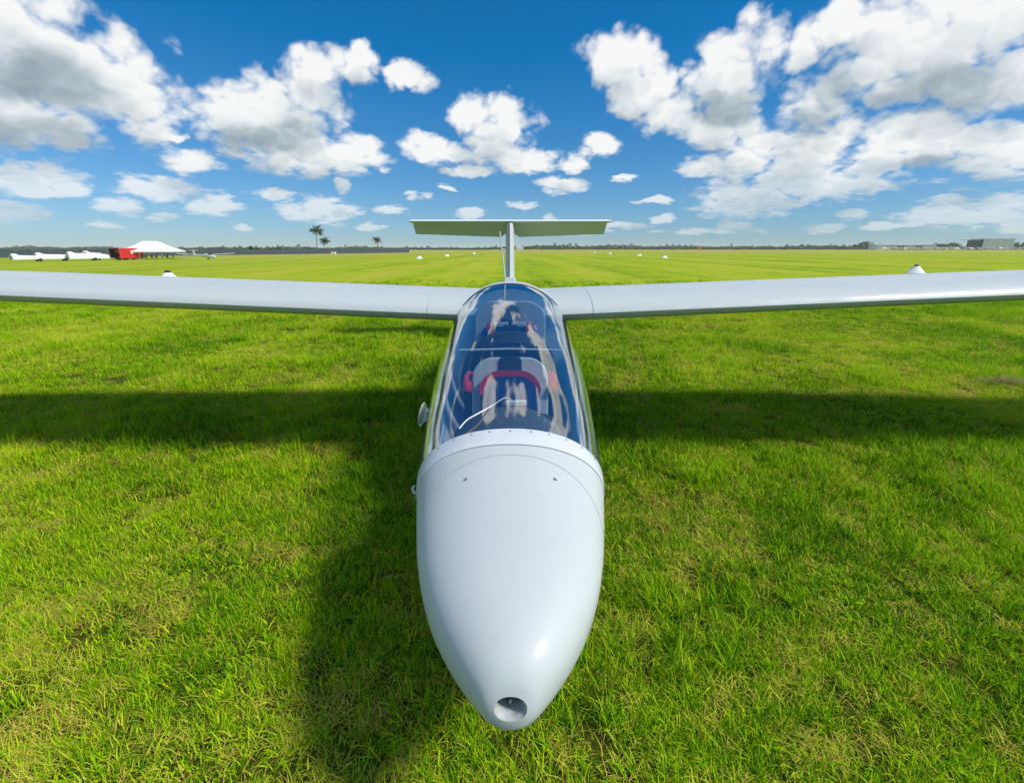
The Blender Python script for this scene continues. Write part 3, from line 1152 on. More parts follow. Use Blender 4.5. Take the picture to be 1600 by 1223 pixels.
    for k, (s, w, zt) in enumerate(((.915, .31, .795), (1.0, .29, .835), (1.08, .27, .865), (1.14, .25, .872), (1.15, .245, .855))):
        row = []
        for j in range(25):
            a = math.pi * j / 24
            row.append(Vector((w * math.cos(a), Y + s, zt - .26 + .26 * math.sin(a)**.7)))
        rows.append(row)
    mb.grid(rows)
    hood = mb.build('instrument_hood', M['hood_grey'], glider, 50)
    slab('instrument_panel', arch(.24, .50, .845, .12), Y + 1.125, .012, M['panel_dark'], glider)
    # control stick
    MB().tube([(0, Y + 1.32, .38), (0, Y + 1.30, .55), (0, Y + 1.27, .62)], [.012, .012, .018], 10).build('control_stick', M['panel_dark'], glider, 60)
    # front seat
    seat = slab('front_seat_shell', arch(.215, .42, .96, .12), Y + 1.66, .02, M['shell_white'], glider, R(14))
    slab('headrest_slot', arch(.065, .80, .955, .03), Y + 1.745, .012, M['panel_dark'], seat, R(14))
    slab('backrest_cushion', arch(.165, .40, .885, .11), Y + 1.605, .05, M['cushion_blue'], seat, R(14), .02)
    MB().box((0, Y + 1.42, .40), (.34, .36, .06), Matrix.Rotation(R(-12), 3, 'X')).build('seat_cushion', M['cushion_blue'], seat, bevel=.02)
    # red trim along the top of the cushion
    pts = [q for q in arch(.170, .40, .895, .115) if q[1] > .74]
    zc = math.cos(R(14)); zs = math.sin(R(14))
    mb = MB()
    rows = []
    for dx in (-.003, .058):
        rows.append([Vector((x_, Y + 1.600 + dx * zc + (z_ - .40) * zs, .40 + (z_ - .40) * zc - dx * zs + .004)) for x_, z_ in pts])
    mb.grid(rows)
    mb.grid([rows[0], [q + Vector((-q.x * .10, -.002, -.034)) for q in rows[0]]], flip=True)
    mb.build('red_trim', M['belt_red'], seat, 60)
    for sg in (-1, 1):
        mb = MB()
        rows = []
        for k, (x_, y_, z_) in enumerate(((.225, 1.86, .845), (.238, 1.80, .835), (.242, 1.75, .80), (.238, 1.72, .765))):
            rows.append([Vector((sg * (x_ - .024), Y + y_, z_ - .004)), Vector((sg * (x_ + .024), Y + y_ - .005, z_ + .004))])
        mb.grid(rows, flip=sg > 0)
        o_ = mb.build('shoulder_belt', M['belt_red'], seat, 60)
        md = o_.modifiers.new('thick', 'SOLIDIFY')
        md.thickness = .004
    # embroidered red squiggle on the cushion
    mb = MB()
    for k in range(9):
        x0 = -.05 + .011 * k
        zz = .695 + .02 * math.sin(k * 1.9) + .002 * k
        yb = Y + 1.600 + (zz - .40) * zs - .003
        mb.tube([(x0, yb, zz - .018), (x0 + .010, yb, zz), (x0 - .002, yb, zz + .010), (x0 + .014, yb - .001, zz + .020)], .0022, 5)
    mb.build('embroidery', material('thread_red', (.32, .01, .07), .8), seat, 60)
    # cross bar
    MB().tube([(-.30, Y + 1.93, .955), (0, Y + 1.93, .962), (.30, Y + 1.93, .955)], .0065, 10).build('cross_bar', M['frame_white'], glider, 60)
    # rear instrument pod
    mb = MB()
    rows = []
    for s, w, zt in ((1.97, .30, .99), (2.04, .29, 1.035), (2.10, .26, 1.045), (2.12, .25, 1.03)):
        rows.append([Vector((w * math.cos(math.pi * j / 24), Y + s, zt - .30 + .30 * math.sin(math.pi * j / 24)**.6)) for j in range(25)])
    mb.grid(rows)
    rear = mb.build('rear_instrument_pod', M['panel_dark'], glider, 50)
    slab('pod_face', arch(.285, .45, .975, .16), Y + 1.965, .012, M['panel_dark'], rear)
    MB().box((0, Y + 2.115, 1.06), (.085, .03, .03)).build('camera_box', M['panel_dark'], rear, bevel=.004)
    MB().box((0, Y + 2.115, 1.085), (.022, .02, .03)).build('camera_neck', M['panel_dark'], rear, bevel=.003)
    # rear seat
    rs = slab('rear_seat_shell', arch(.235, .50, 1.205, .13), Y + 2.27, .03, M['tub_grey'], glider, R(2))
    th = [( .068 * math.cos(2 * math.pi * k / 28), 1.135 + .058 * math.sin(2 * math.pi * k / 28)) for k in range(28)]
    slab('headrest', th, Y + 2.25, .03, M['hood_grey'], rs, R(2), .010)
    slab('rear_cushion', arch(.19, .46, 1.055, .08), Y + 2.235, .045, M['cushion_blue'], rs, R(2), .02)
    for sg in (-1, 1):
        MB().box((sg * .125, Y + 2.232, 1.035), (.05, .02, .075), Matrix.Rotation(R(6 * sg), 3, 'Y')).build('rear_belt', M['belt_red'], rs, bevel=.004)
    MB().box((0, Y + 2.225, 1.062), (.21, .018, .026)).build('seat_label', M['shell_white'], rs, bevel=.004)


build_glider()

# a loose charging cable lies over the hood inside the canopy
cable = empty('charging_cable', (0, 1.85, .86))
tag(cable, 'white charging cable with plug lying inside the canopy over the instrument hood', 'cable')
pts = [(-.205, -.085, -.022), (-.175, -.055, .004), (-.13, -.02, .020), (-.075, .05, .030), (-.045, .10, .036), (-.02, .125, .040), (.0, .12, .036), (.004, .10, .026)]
cu = []
for i in range(len(pts) - 1):
    p0, p1, p2, p3 = (Vector(pts[max(min(j, len(pts) - 1), 0)]) for j in (i - 1, i, i + 1, i + 2))
    for k in range(6):
        t = k / 6
        cu.append(.5 * (2 * p1 + (p2 - p0) * t + (2 * p0 - 5 * p1 + 4 * p2 - p3) * t * t + (3 * p1 - p0 - 3 * p2 + p3) * t**3))
MB().tube(cu, .0032, 8).build('wire', M['cable_white'], cable, 60)
MB().box((.026, .10, .026), (.090, .022, .020), Matrix.Rotation(R(3), 3, 'Z')).build('plug', M['cable_white'], cable, bevel=.004)
MB().box((-.028, .10, .021), (.018, .012, .010)).build('plug_tip', M['steel'], cable)


def ordinal(v, seq):
    seq = sorted(seq)
    k = seq.index(v)
    if k == 0:
        return 'leftmost'
    if k == len(seq) - 1:
        return 'rightmost'
    return ('second', 'third', 'fourth', 'fifth', 'sixth', 'seventh', 'eighth')[k - 1] + ' from left'



# ------------------------------------------------------------------ runway edge markers
cone_me = MB().lathe([(.56, 0.0), (.56, .03), (.50, .045), (.16, .43), (.15, .44)], 28).mesh('cone_body', 40)
cone_me.materials.append(M['cone_white'])
top_me = MB().lathe([(.155, .435), (.10, .52), (.06, .545), (.0, .55)], 20).mesh('cone_top', 40)
top_me.materials.append(M['cone_black'])
MARKERS = [
    (-16.2, 23.0, 'white cone marker with black top behind the left wing'),
    (26.0, 31.0, 'white cone marker with black top behind the right wing'),
    (-13.9, 75.0, 'white cone marker left of the tail, nearest of the distant left row'),
    (-12.6, 98.0, 'white cone marker left of the tail, second of the distant left row'),
    (-10.3, 140.0, 'tiny white cone marker close left of the fin'),
    (25.6, 81.0, 'white cone marker right of the tail, nearest of the distant right row'),
    (27.2, 103.0, 'white cone marker right of the tail, second of the distant right row'),
    (28.6, 140.0, 'tiny white cone marker just right of the tailplane tip'),
    (31.5, 182.0, 'tiny white cone marker below the right tailplane tip'),
]
for x, y, lab in MARKERS:
    e = empty('cone_marker', (x, y, gzf(x, y)))
    tag(e, lab, 'marker', 'white cone markers along the grass strip')
    obj('cone_body', cone_me, None, e)
    obj('cone_top', top_me, None, e)

# ------------------------------------------------------------------ fence on the left
FH = 2.25
fence = empty('fence', (-147, 140, -1.1))
tag(fence, 'long dark cloth-covered fence along the left edge of the field', 'fence')
pole_me = MB().tube([(0, 0, -.1), (0, 0, FH + .08)], .05, 6).mesh('post')
pole_me.materials.append(M['fence_post'])
LINE = [(-182, 70), (-147, 140), (-93, 240), (-64, 312)]
pan_cache = {}
for (x0, y0), (x1, y1) in zip(LINE[:-1], LINE[1:]):
    L = math.hypot(x1 - x0, y1 - y0)
    n = max(1, int(round(L / 4.0)))
    w = L / n
    if n not in pan_cache:
        mb = MB()
        rows = []
        for iz in range(3):
            rows.append([Vector((w * k / 6 - w / 2 + 0, .03 * math.sin(k * 1.7 + iz), .06 + (FH - .1) * iz / 2)) for k in range(7)])
        mb.grid(rows)
        mb.grid([[q + Vector((0, .02, 0)) for q in r_] for r_ in rows], flip=True)
        pm = mb.mesh('panel', 60)
        pm.materials.append(M['fence_cloth'])
        pan_cache[n] = pm
    ang = math.atan2(y1 - y0, x1 - x0)
    for k in range(n):
        t = (k + .5) / n
        x, y = x0 + (x1 - x0) * t, y0 + (y1 - y0) * t
        p = obj('panel', pan_cache[n], None, fence)
        p.location = (x + 147, y - 140, gzf(x, y) + 1.1)
        p.rotation_euler = (0, 0, ang)
        t = k / n
        x, y = x0 + (x1 - x0) * t, y0 + (y1 - y0) * t
        q = obj('post', pole_me, None, fence)
        q.location = (x + 147, y - 140 - .05, gzf(x, y) + 1.1)


# ------------------------------------------------------------------ glider trailers
def trailer_meshes(L, w, h0, h1):
    """long low box, high at the tail-gate end (x = 0), falling towards the drawbar end (x = L)"""
    mb = MB()
    rows = []
    for k in range(9):
        t = k / 8
        h = h0 + (h1 - h0) * t
        ww = w * (1 - .12 * t) if k < 8 else w * .6
        if k == 8:
            h *= .82
        z0 = .42
        prof = [(-ww / 2, z0), (-ww / 2, z0 + h * .62), (-ww * .42, z0 + h * .86), (-ww * .22, z0 + h), (ww * .22, z0 + h), (ww * .42, z0 + h * .86), (ww / 2, z0 + h * .62), (ww / 2, z0)]
        rows.append([Vector((L * t, a, c)) for a, c in prof])
    mb.grid(rows, wrap=True, flip=True)
    mb.add(rows[-1], [tuple(range(8))])
    body = mb.mesh('body', 30)
    body.materials.append(M['trailer_white'])
    mb = MB()
    mb.add([q + Vector((-.02, 0, 0)) for q in rows[0]] + list(rows[0]), [tuple(range(7, -1, -1))] + [(j, (j + 1) % 8, 8 + (j + 1) % 8, 8 + j) for j in range(8)])
    gate = mb.mesh('tail_gate', 30)
    gate.materials.append(M['trailer_grey'])
    mb = MB()
    hr = []
    for x, hh, ww in ((.05, .05, .34), (.18, .30, .36), (.75, .32, .34), (1.35, .02, .28)):
        zt = .42 + h0 + (h1 - h0) * x / L - .03
        hr.append([Vector((x, -ww, zt)), Vector((x, -ww * .7, zt + hh)), Vector((x, ww * .7, zt + hh)), Vector((x, ww, zt))])
    mb.grid(hr, flip=True)
    mb.add(hr[0], [(0, 1, 2, 3)])
    hump = mb.mesh('fin_hump', 30)
    hump.materials.append(M['trailer_white'])
    return body, gate, hump


wheel_me = MB().lathe([(.06, -.09), (.26, -.09), (.31, -.05), (.31, .05), (.26, .09), (.06, .09)], 18, Matrix.Rotation(R(90), 4, 'X')).mesh('wheel', 40)
wheel_me.materials.append(M['black_rubber'])
bar_me = MB().box((0, 0, 0), (1.3, .1, .1)).mesh('drawbar')
bar_me.materials.append(M['trailer_grey'])
TR = [  # x, y, heading, length, h0, h1, label
    (-101.2, 99.5, 66, 7.0, .92, .62, 'low white glider trailer farthest left in the row'),
    (-100.0, 103.5, 62, 7.6, 1.08, .82, 'white glider trailer with small hump, second from the left'),
    (-96.4, 107.0, 60, 7.4, 1.28, .95, 'taller white glider trailer with grey end, third from the left'),
    (-95.2, 110.0, 95, 5.0, 1.42, 1.15, 'short tall white glider trailer next to the red trailer'),
]
for x, y, hd, L, h0, h1, lab in TR:
    e = empty('glider_trailer', (x, y, gzf(x, y)), R(hd))
    tag(e, lab, 'trailer', 'white glider trailers by the fence')
    bo, ga, hu = trailer_meshes(L, 1.5, h0, h1)
    obj('body', bo, None, e)
    obj('tail_gate', ga, None, e)
    obj('fin_hump', hu, None, e)
    for sg in (-1, 1):
        w_ = obj('wheel', wheel_me, None, e)
        w_.location = (L * .62, sg * .72, .31)
    b_ = obj('drawbar', bar_me, None, e)
    b_.location = (L + .5, 0, .48)

# ------------------------------------------------------------------ red box trailer with its rear open
rt = empty('red_trailer', (-91.4, 113.6, gzf(-91.4, 113.6)), R(84))
tag(rt, 'red enclosed box trailer with open black rear beside the white tent', 'trailer')
Lr, Wr, Hr = 6.4, 2.5, 2.25
mb = MB()
mb.box((Lr / 2, -Wr / 2, .4 + Hr / 2), (Lr, .06, Hr))
mb.build('side_wall', M['red_paint'], rt)
MB().box((Lr / 2, Wr / 2, .4 + Hr / 2), (Lr, .06, Hr)).build('side_wall', M['red_paint'], rt)
MB().box((Lr / 2, 0, .4 + Hr + .031), (Lr + .1, Wr + .06, .06)).build('roof', M['trailer_white'], rt)
MB().box((Lr - .03, 0, .4 + Hr / 2), (.06, Wr - .07, Hr)).build('front_wall', M['red_paint'], rt)
MB().box((Lr / 2, 0, .37), (Lr, Wr, .06)).build('floor', M['dark_inside'], rt)
MB().box((Lr * .5, 0, .4 + Hr / 2), (.04, Wr - .07, Hr - .01)).build('inner_wall', M['dark_inside'], rt)
MB().box((.55, -Wr / 2 + .035, .4 + Hr / 2), (1.1, .012, Hr - .1)).build('inner_lining', M['dark_inside'], rt)
MB().box((.55, Wr / 2 - .035, .4 + Hr / 2), (1.1, .012, Hr - .1)).build('inner_lining', M['dark_inside'], rt)
MB().box((3.3, -Wr / 2 - .036, 1.75), (.5, .012, .8)).build('side_panel', M['trailer_white'], rt)
for sg in (-1, 1):
    for dx in (-.36, .36):
        w_ = obj('wheel', wheel_me, None, rt)
        w_.location = (Lr * .58 + dx, sg * (Wr / 2 - .1), .31)

# ------------------------------------------------------------------ marquee tent
TX, TY = -89.0, 122.5
tz = gzf(TX, TY)
tent = empty('marquee_tent', (TX, TY, tz), R(30))
tag(tent, 'white hip-roofed marquee tent on slim poles beside the red trailer', 'tent')
hx, hy, he, hp = 6.7, 4.4, 2.05, 4.35
rows = []
A = [(-hx, -hy), (hx, -hy), (hx, hy), (-hx, hy)]
mb = MB()
seg = 6


def roofp(u, v):
    """u along the eaves loop, v 0 eave .. 1 ridge with a slight sag"""
    k = int(u) % 4
    f = u - int(u)
    a, b_ = Vector((*A[k], he)), Vector((*A[(k + 1) % 4], he))
    e_ = a.lerp(b_, f)
    rx = 1.55
    rd = [Vector((-rx, 0, hp)), Vector((rx, 0, hp)), Vector((rx, 0, hp)), Vector((-rx, 0, hp))]
    q = e_.lerp(rd[k].lerp(rd[(k + 1) % 4], f), v)
    q.z -= .22 * math.sin(math.pi * v) * (1 if True else 0)
    return q


rws = []
for iv in range(7):
    rws.append([roofp(k / 6, iv / 6) for k in range(24)])
mb.grid(rws, wrap=True)
mb.build('roof', M['tent_white'], tent, 40)
mb = MB()
mb.grid([[q + Vector((0, 0, -.30 - .04 * (i % 2))) for i, q in enumerate(rws[0])], [Vector(q) for q in rws[0]]], wrap=True)
mb.build('valance', M['tent_white'], tent)
leg_me = MB().tube([(0, 0, 0), (0, 0, he)], .05, 8).mesh('leg')
leg_me.materials.append(M['leg_metal'])
for x_, y_ in ((-hx, -hy), (-hx / 3, -hy), (hx / 3, -hy), (hx, -hy), (hx, 0), (hx, hy), (hx / 3, hy), (-hx / 3, hy), (-hx, hy), (-hx, 0)):
    l_ = obj('leg', leg_me, None, tent)
    l_.location = (x_ * .985, y_ * .985, 0)


def tl(x_, y_):
    c, s = math.cos(R(30)), math.sin(R(30))
    return (TX + x_ * c - y_ * s, TY + x_ * s + y_ * c, tz)


# folding tables and chairs in its shade
def table(loc, rz, lab):
    e = empty('folding_table', loc, rz)
    tag(e, lab, 'table', 'folding tables under the tent')
    MB().box((0, 0, .74), (1.8, .75, .04)).build('table_top', M['trailer_grey'], e)
    for a in (-.8, .8):
        for c in (-.3, .3):
            MB().tube([(a, c, 0), (a, c, .72)], .018, 6).build('leg', M['leg_metal'], e)


table(tl(-.6, .5), R(30), 'grey folding table under the left half of the tent')
table(tl(2.6, .2), R(30), 'grey folding table under the right half of the tent')
ch_seat = MB().box((0, 0, .45), (.45, .45, .05)).mesh('seat')
ch_seat.materials.append(M['chair_brown'])
ch_back = MB().box((0, .22, .74), (.45, .04, .50)).mesh('backrest')
ch_back.materials.append(M['chair_brown'])
ch_leg = MB().tube([(0, 0, 0), (0, 0, .43)], .02, 6).mesh('leg')
ch_leg.materials.append(M['cone_black'])
CH = [(-2.2, -2.4, 10), (-1.2, -2.7, -20), (-.2, -2.3, 25), (.9, -2.6, -8), (2.0, -2.5, 14), (3.1, -2.2, -30), (4.0, -1.2, 60), (-3.0, -1.2, -70)]
def chair_rank(x_, y_):
    bear = sorted(tl(p_, q_)[0] / tl(p_, q_)[1] for p_, q_, _ in CH)
    return ordinal(tl(x_, y_)[0] / tl(x_, y_)[1], bear)


for x_, y_, a in CH:
    e = empty('camp_chair', tl(x_, y_), R(30 + 180 + a))
    tag(e, chair_rank(x_, y_) + ' small dark brown chair in the shade of the white tent', 'chair', 'chairs under the tent')
    obj('seat', ch_seat, None, e)
    obj('backrest', ch_back, None, e)
    for p_ in ((-.2, -.2), (.2, -.2), (-.2, .2), (.2, .2)):
        l_ = obj('leg', ch_leg, None, e)
        l_.location = (*p_, 0)

# little tow cart between trailer and tent
ca = empty('utility_cart', tl(-5.6, -4.2), R(12))
tag(ca, 'small white and black utility cart parked at the left end of the tent', 'cart')
MB().box((0, 0, .52), (2.2, 1.1, .3), taper=(.92, .9)).build('body', M['trailer_white'], ca, bevel=.06)
MB().box((.62, 0, .80), (.75, .95, .30), taper=(.7, .85)).build('hood', M['trailer_white'], ca, bevel=.06)
MB().box((-.25, 0, .78), (.5, .9, .22)).build('seat', M['cone_black'], ca, bevel=.05)
MB().box((-.5, 0, 1.05), (.1, .9, .45), Matrix.Rotation(R(-10), 3, 'Y')).build('backrest', M['cone_black'], ca, bevel=.04)
MB().tube([(.3, .2, .8), (.1, .2, 1.08)], .02, 8).build('steering_column', M['cone_black'], ca)
for a in (-.75, .75):
    for c in (-.5, .5):
        w_ = obj('wheel', wheel_me, None, ca)
        w_.location = (a, c, .31)

# ------------------------------------------------------------------ second glider parked beyond the tent
GX, GY = -73.5, 119.0
g2 = empty('parked_glider', (GX, GY, gzf(GX, GY)), R(68))
tag(g2, 'small white glider parked on the grass right of the tent', 'glider')
mb = MB()
prof = [(-3.0, .02, .62), (-2.8, .22, .62), (-2.2, .42, .70), (-1.2, .56, .86), (-.2, .54, .92), (.8, .38, .92), (2.2, .20, .90), (4.6, .12, .92), (4.8, .04, .92)]
mb.grid([[Vector((r_ * .62 * math.cos(2 * math.pi * j / 14), y_, z_ + r_ * math.sin(2 * math.pi * j / 14))) for j in range(14)] for y_, r_, z_ in prof], wrap=True)
mb.build('fuselage', M['plane_white'], g2, 50)
mb = MB()
mb.grid([[Vector((r_ * .52 * math.cos(math.pi * j / 10), y_, z_ + r_ * math.sin(math.pi * j / 10))) for j in range(11)] for y_, r_, z_ in ((-2.1, .10, 1.05), (-1.7, .42, 1.05), (-1.0, .58, 1.05), (-.4, .42, 1.18), (-.2, .12, 1.30))])
mb.build('canopy', M['glass_dark'], g2, 50)
for sg in (-1, 1):
    mb = MB()
    rws = []
    for x_, c_, z_ in ((.2, 1.05, 1.10), (3.5, .95, 1.25), (7.4, .5, 1.45)):
        rws.append([Vector((sg * x_, -.4 + u * c_, z_ + v)) for u, v in ((0, 0), (.3, .08), (1, .02), (1, 0), (.3, -.05))])
    mb.grid(rws, wrap=True, flip=sg < 0)
    mb.add(rws[-1], [(0, 1, 2, 3, 4)])
    mb.build('wing', M['plane_white'], g2, 40)
MB().add([(-.05, 3.9, .9), (.05, 3.9, .9), (.05, 4.8, .9), (-.05, 4.8, .9), (-.04, 4.35, 2.15), (.04, 4.35, 2.15), (.03, 4.95, 2.15), (-.03, 4.95, 2.15)],
         [(3, 2, 1, 0), (4, 5, 6, 7), (0, 1, 5, 4), (1, 2, 6, 5), (2, 3, 7, 6), (3, 0, 4, 7)]).build('fin', M['plane_white'], g2)
MB().box((0, 4.65, 2.18), (2.7, .5, .06)).build('tailplane', M['plane_white'], g2, bevel=.02)
MB().lathe([(.04, -.07), (.22, -.07), (.25, 0), (.22, .07), (.04, .07)], 16, Matrix.Translation((0, -.3, .25)) @ Matrix.Rotation(R(90), 4, 'Y')).build('wheel', M['black_rubber'], g2)


def at(px, d):
    """lateral position of a thing seen px pixels (of a 1600-wide frame) from the axis, d metres out"""
    return (px - 797) / 735 * d * .957


# ------------------------------------------------------------------ palms beyond the fence
def frond_mesh(L, droop, seed, dry=False):
    r = random.Random(seed)
    mb_ = MB()
    pts = []
    x = z = 0.0
    N_ = 9
    for k in range(N_ + 1):
        t = k / N_
        a = R(38) - t * droop
        pts.append(Vector((x, 0, z)))
        x += math.cos(a) * L / N_
        z += math.sin(a) * L / N_
    mb_.tube(pts, [.05 * (1 - .8 * k / N_) for k in range(N_ + 1)], 4, caps=False)
    for k in range(1, 27):
        t = k / 27
        i = min(int(t * N_), N_ - 1)
        q = pts[i].lerp(pts[i + 1], t * N_ - i)
        ll = L * .30 * math.sin(math.pi * (.12 + .82 * t)) * r.uniform(.8, 1.1)
        for sg in (-1, 1):
            if r.random() < .08:
                continue
            tip = q + Vector((ll * .45, sg * ll * .75, -ll * r.uniform(.35, .7)))
            w = .10
            mb_.add([q + Vector((-w, 0, 0)), q + Vector((w, 0, 0)), q.lerp(tip, .55) + Vector((w, 0, .06)), tip, q.lerp(tip, .55) + Vector((-w, 0, .06))], [(0, 1, 2, 3, 4)])
    me = mb_.mesh('frond')
    me.materials.append(M['palm_dry'] if dry else M['palm_leaf'])
    return me


def palm(x, y, h, cr, lean, seed, lab):
    e = empty('palm_tree', (x, y, gzf(x, y)), 0)
    tag(e, lab, 'palm tree', 'palms beyond the fence')
    r = random.Random(seed)
    pts = [Vector((lean * (k / 8)**1.6, 0, h * k / 8)) for k in range(9)]
    MB().tube(pts, [.30 if k == 0 else .22 - .008 * k for k in range(9)], 8).build('trunk', M['palm_trunk'], e, 50)
    ms = [frond_mesh(cr * 1.12, R(d), seed + i) for i, d in enumerate((70, 95, 125, 40))]
    dry = frond_mesh(cr * .8, R(150), seed + 9, True)
    n = 20
    for k in range(n):
        f = obj('frond', ms[k % 4] if k < n - 4 else dry, None, e)
        f.location = pts[-1]
        f.rotation_euler = (r.uniform(-.15, .15), R(r.uniform(-46, 30)) if k < n - 4 else R(30), 2 * math.pi * k * .618 + r.uniform(-.2, .2))


palm(at(496, 250), 250, 10.9, 3.8, .8, 3, 'tall coconut palm rising beyond the fence, taller of the left pair')
palm(at(506, 254), 254, 6.0, 3.0, 1.2, 13, 'short coconut palm leaning right beside the taller palm')
palm(at(591, 306), 306, 7.2, 3.3, -.4, 23, 'lone coconut palm beyond the fence, midway to the tailplane')


# ------------------------------------------------------------------ far trees
def leaf_clump(mb_, c, rad, n, r, size):
    for _ in range(n):
        while True:
            d = Vector((r.uniform(-1, 1), r.uniform(-1, 1), r.uniform(-1, 1)))
            if .25 < d.length < 1:
                break
        q = Vector(c) + Vector((d.x * rad[0], d.y * rad[1], d.z * rad[2]))
        a = Vector((r.gauss(0, 1), r.gauss(0, 1), r.gauss(0, 1))).normalized()
        b_ = a.cross(Vector((r.gauss(0, 1), r.gauss(0, 1), r.gauss(0, 1)))).normalized()
        s = size * r.uniform(.6, 1.3)
        mb_.add([q + a * s, q + b_ * s * .7, q - a * s * .8, q - b_ * s * .7], [(0, 1, 2, 3)])


def tree_meshes(seed, h):
    r = random.Random(seed)
    tr = MB().tube([(0, 0, 0), (.1 * h * r.uniform(-.4, .4), 0, h * .35), (0, .1, h * .62)], [.03 * h, .022 * h, .01 * h], 6)
    for k in range(4):
        a = r.uniform(0, 6.28)
        tr.tube([(0, 0, h * .38), (math.cos(a) * h * .16, math.sin(a) * h * .16, h * .6)], [.014 * h, .006 * h], 5)
    tm = tr.mesh('trunk')
    tm.materials.append(M['bark'])
    cm = MB()
    for k in range(9):
        a = r.uniform(0, 6.28)
        d = r.uniform(0, .30) * h
        leaf_clump(cm, (math.cos(a) * d, math.sin(a) * d, h * r.uniform(.42, .85)), (h * .17, h * .17, h * .13), 60, r, h * .045)
    me = cm.mesh('crown')
    me.materials.append(M['leaf'] if seed % 2 else M['leaf_pale'])
    return tm, me


TM = [tree_meshes(50 + k, 1.0) for k in range(6)]


def far_tree(x, y, h, lab, grp, wide=1.0, k=None):
    e = empty('tree', (x, y, gzf(x, y)), rng.uniform(0, 6.28))
    tag(e, lab, 'tree', grp)
    tm, cm = TM[rng.randrange(6) if k is None else k]
    for nm, me in (('trunk', tm), ('crown', cm)):
        o = obj(nm, me, None, e)
        o.scale = (h * wide, h * wide, h)





for px, d, h, w in ((393, 240, 4.2, 1.0), (402, 246, 3.2, 1.5), (422, 262, 3.2, 1.8), (434, 262, 3.6, 1.5), (482, 262, 3.0, 1.4)):
    far_tree(at(px, d), d, h, {393: 'dark spiky tree above the fence, leftmost of the bushes', 402: 'low dark bush above the fence right of the leftmost one', 422: 'wide dark bush above the fence, left of a twin', 434: 'wide dark bush above the fence, right of its twin', 482: 'small dark bush above the fence at the tall palm'}[px], 'bushy trees beyond the fence', w)
for px, d, h, w in ((1336, 640, 7, 1.6), (1346, 640, 9, 1.4), (1354, 640, 11, 1.3), (1362, 640, 7.5, 1.5)):
    far_tree(at(px, d), d, h, ordinal(px, (1336, 1346, 1354, 1362)) + ' dark tree of the clump left of the long grey shed', 'trees left of the grey shed', w)
for px, d, h, w in ((1462, 660, 9, 1.7), (1474, 660, 8, 1.8), (1486, 660, 9.5, 1.6), (1496, 660, 8.5, 1.7)):
    far_tree(at(px, d), d, h, ordinal(px, (1462, 1474, 1486, 1496)) + ' dark tree between the grey shed and the tall hangar', 'trees between shed and hangar', w)
for px, d, h, w in ((1572, 680, 10, 1.6), (1582, 680, 11.5, 1.6), (1592, 680, 9, 1.8), (1604, 680, 10, 1.7)):
    far_tree(at(px, d), d, h, ordinal(px, (1572, 1582, 1592, 1604)) + ' dark tree right of the tall hangar', 'trees right of the hangar', w)

# the far wood along the horizon reads as one mass
mb = MB()
r = random.Random(5)
for px in np.arange(-60, 1660, 2.1):
    d = 900 + 60 * math.sin(px * .013) + r.uniform(-25, 25)
    x = at(px, d)
    hh = (3.4 if px < 800 else 5.2) + 2.6 * abs(math.sin(px * .031)) * abs(math.sin(px * .0071 + 1)) + r.uniform(-1, 1.4)
    if r.random() < .10:
        hh *= 1.55
    leaf_clump(mb, (x, d, gzf(x, d) + hh * .42), (2.8, 3.0, hh * .52), 44, r, 1.25)
me = mb.mesh('far_wood')
fw = obj('far_wood', me, M['leaf'])
tag(fw, 'low dark line of distant trees along the horizon', 'trees', kind='stuff')
# hedge and rough growth at the edge of the field
mb = MB()
for px in np.arange(640, 1640, 1.7):
    d = 560 + 25 * math.sin(px * .01)
    x = at(px, d)
    leaf_clump(mb, (x, d, .6), (1.5, 2.0, .9 + .3 * r.random()), 12, r, .55)
hg = obj('hedge', mb.mesh('hedge'), M['leaf'])
tag(hg, 'dark low hedge line at the far edge of the field', 'hedge', kind='stuff')


# ------------------------------------------------------------------ airfield buildings on the right
def place(name, px, d, rz, lab, cat):
    e = empty(name, (at(px, d), d, 0), R(rz))
    return tag(e, lab, cat)


hg_ = place('hangar', 1537, 500, -16, 'tall pale grey hangar with dark open front at far right', 'hangar')
Wd, Dp, Hh = 25.0, 22.0, 10.2
MB().box((6.5, -Dp / 2, Hh / 2), (Wd, .3, Hh)).build('side_wall', M['hangar_wall'], hg_)
MB().box((6.5, Dp / 2, Hh / 2), (Wd, .3, Hh)).build('side_wall', M['hangar_wall'], hg_)
MB().box((6.5 + Wd / 2 - .16, 0, Hh / 2), (.3, Dp - .4, Hh)).build('end_wall', M['hangar_wall'], hg_)
MB().box((6.5, 0, Hh + .2), (Wd + .6, Dp + .8, .38)).build('roof', M['roof_grey'], hg_)
for k in range(5):
    MB().box((6.5 - Wd / 2 + 2.5 + k * 5, -Dp / 2 - .2, Hh / 2 - .1), (.25, .12, Hh - .3)).build('wall_rib', M['roof_grey'], hg_)
MB().box((-6.0 - 6.0, -Dp / 2 + 3.0, Hh / 2 - .4), (11.6, .3, Hh - 1.2)).build('open_door', M['hangar_dark'], hg_)
MB().box((-12.0, -2.0, Hh - .6), (12.0, 14.0, .35)).build('door_canopy', M['roof_grey'], hg_)
MB().tube([(-10, 0, Hh), (-10, 0, Hh + 3.2)], .12, 6).build('mast', M['fence_post'], hg_)

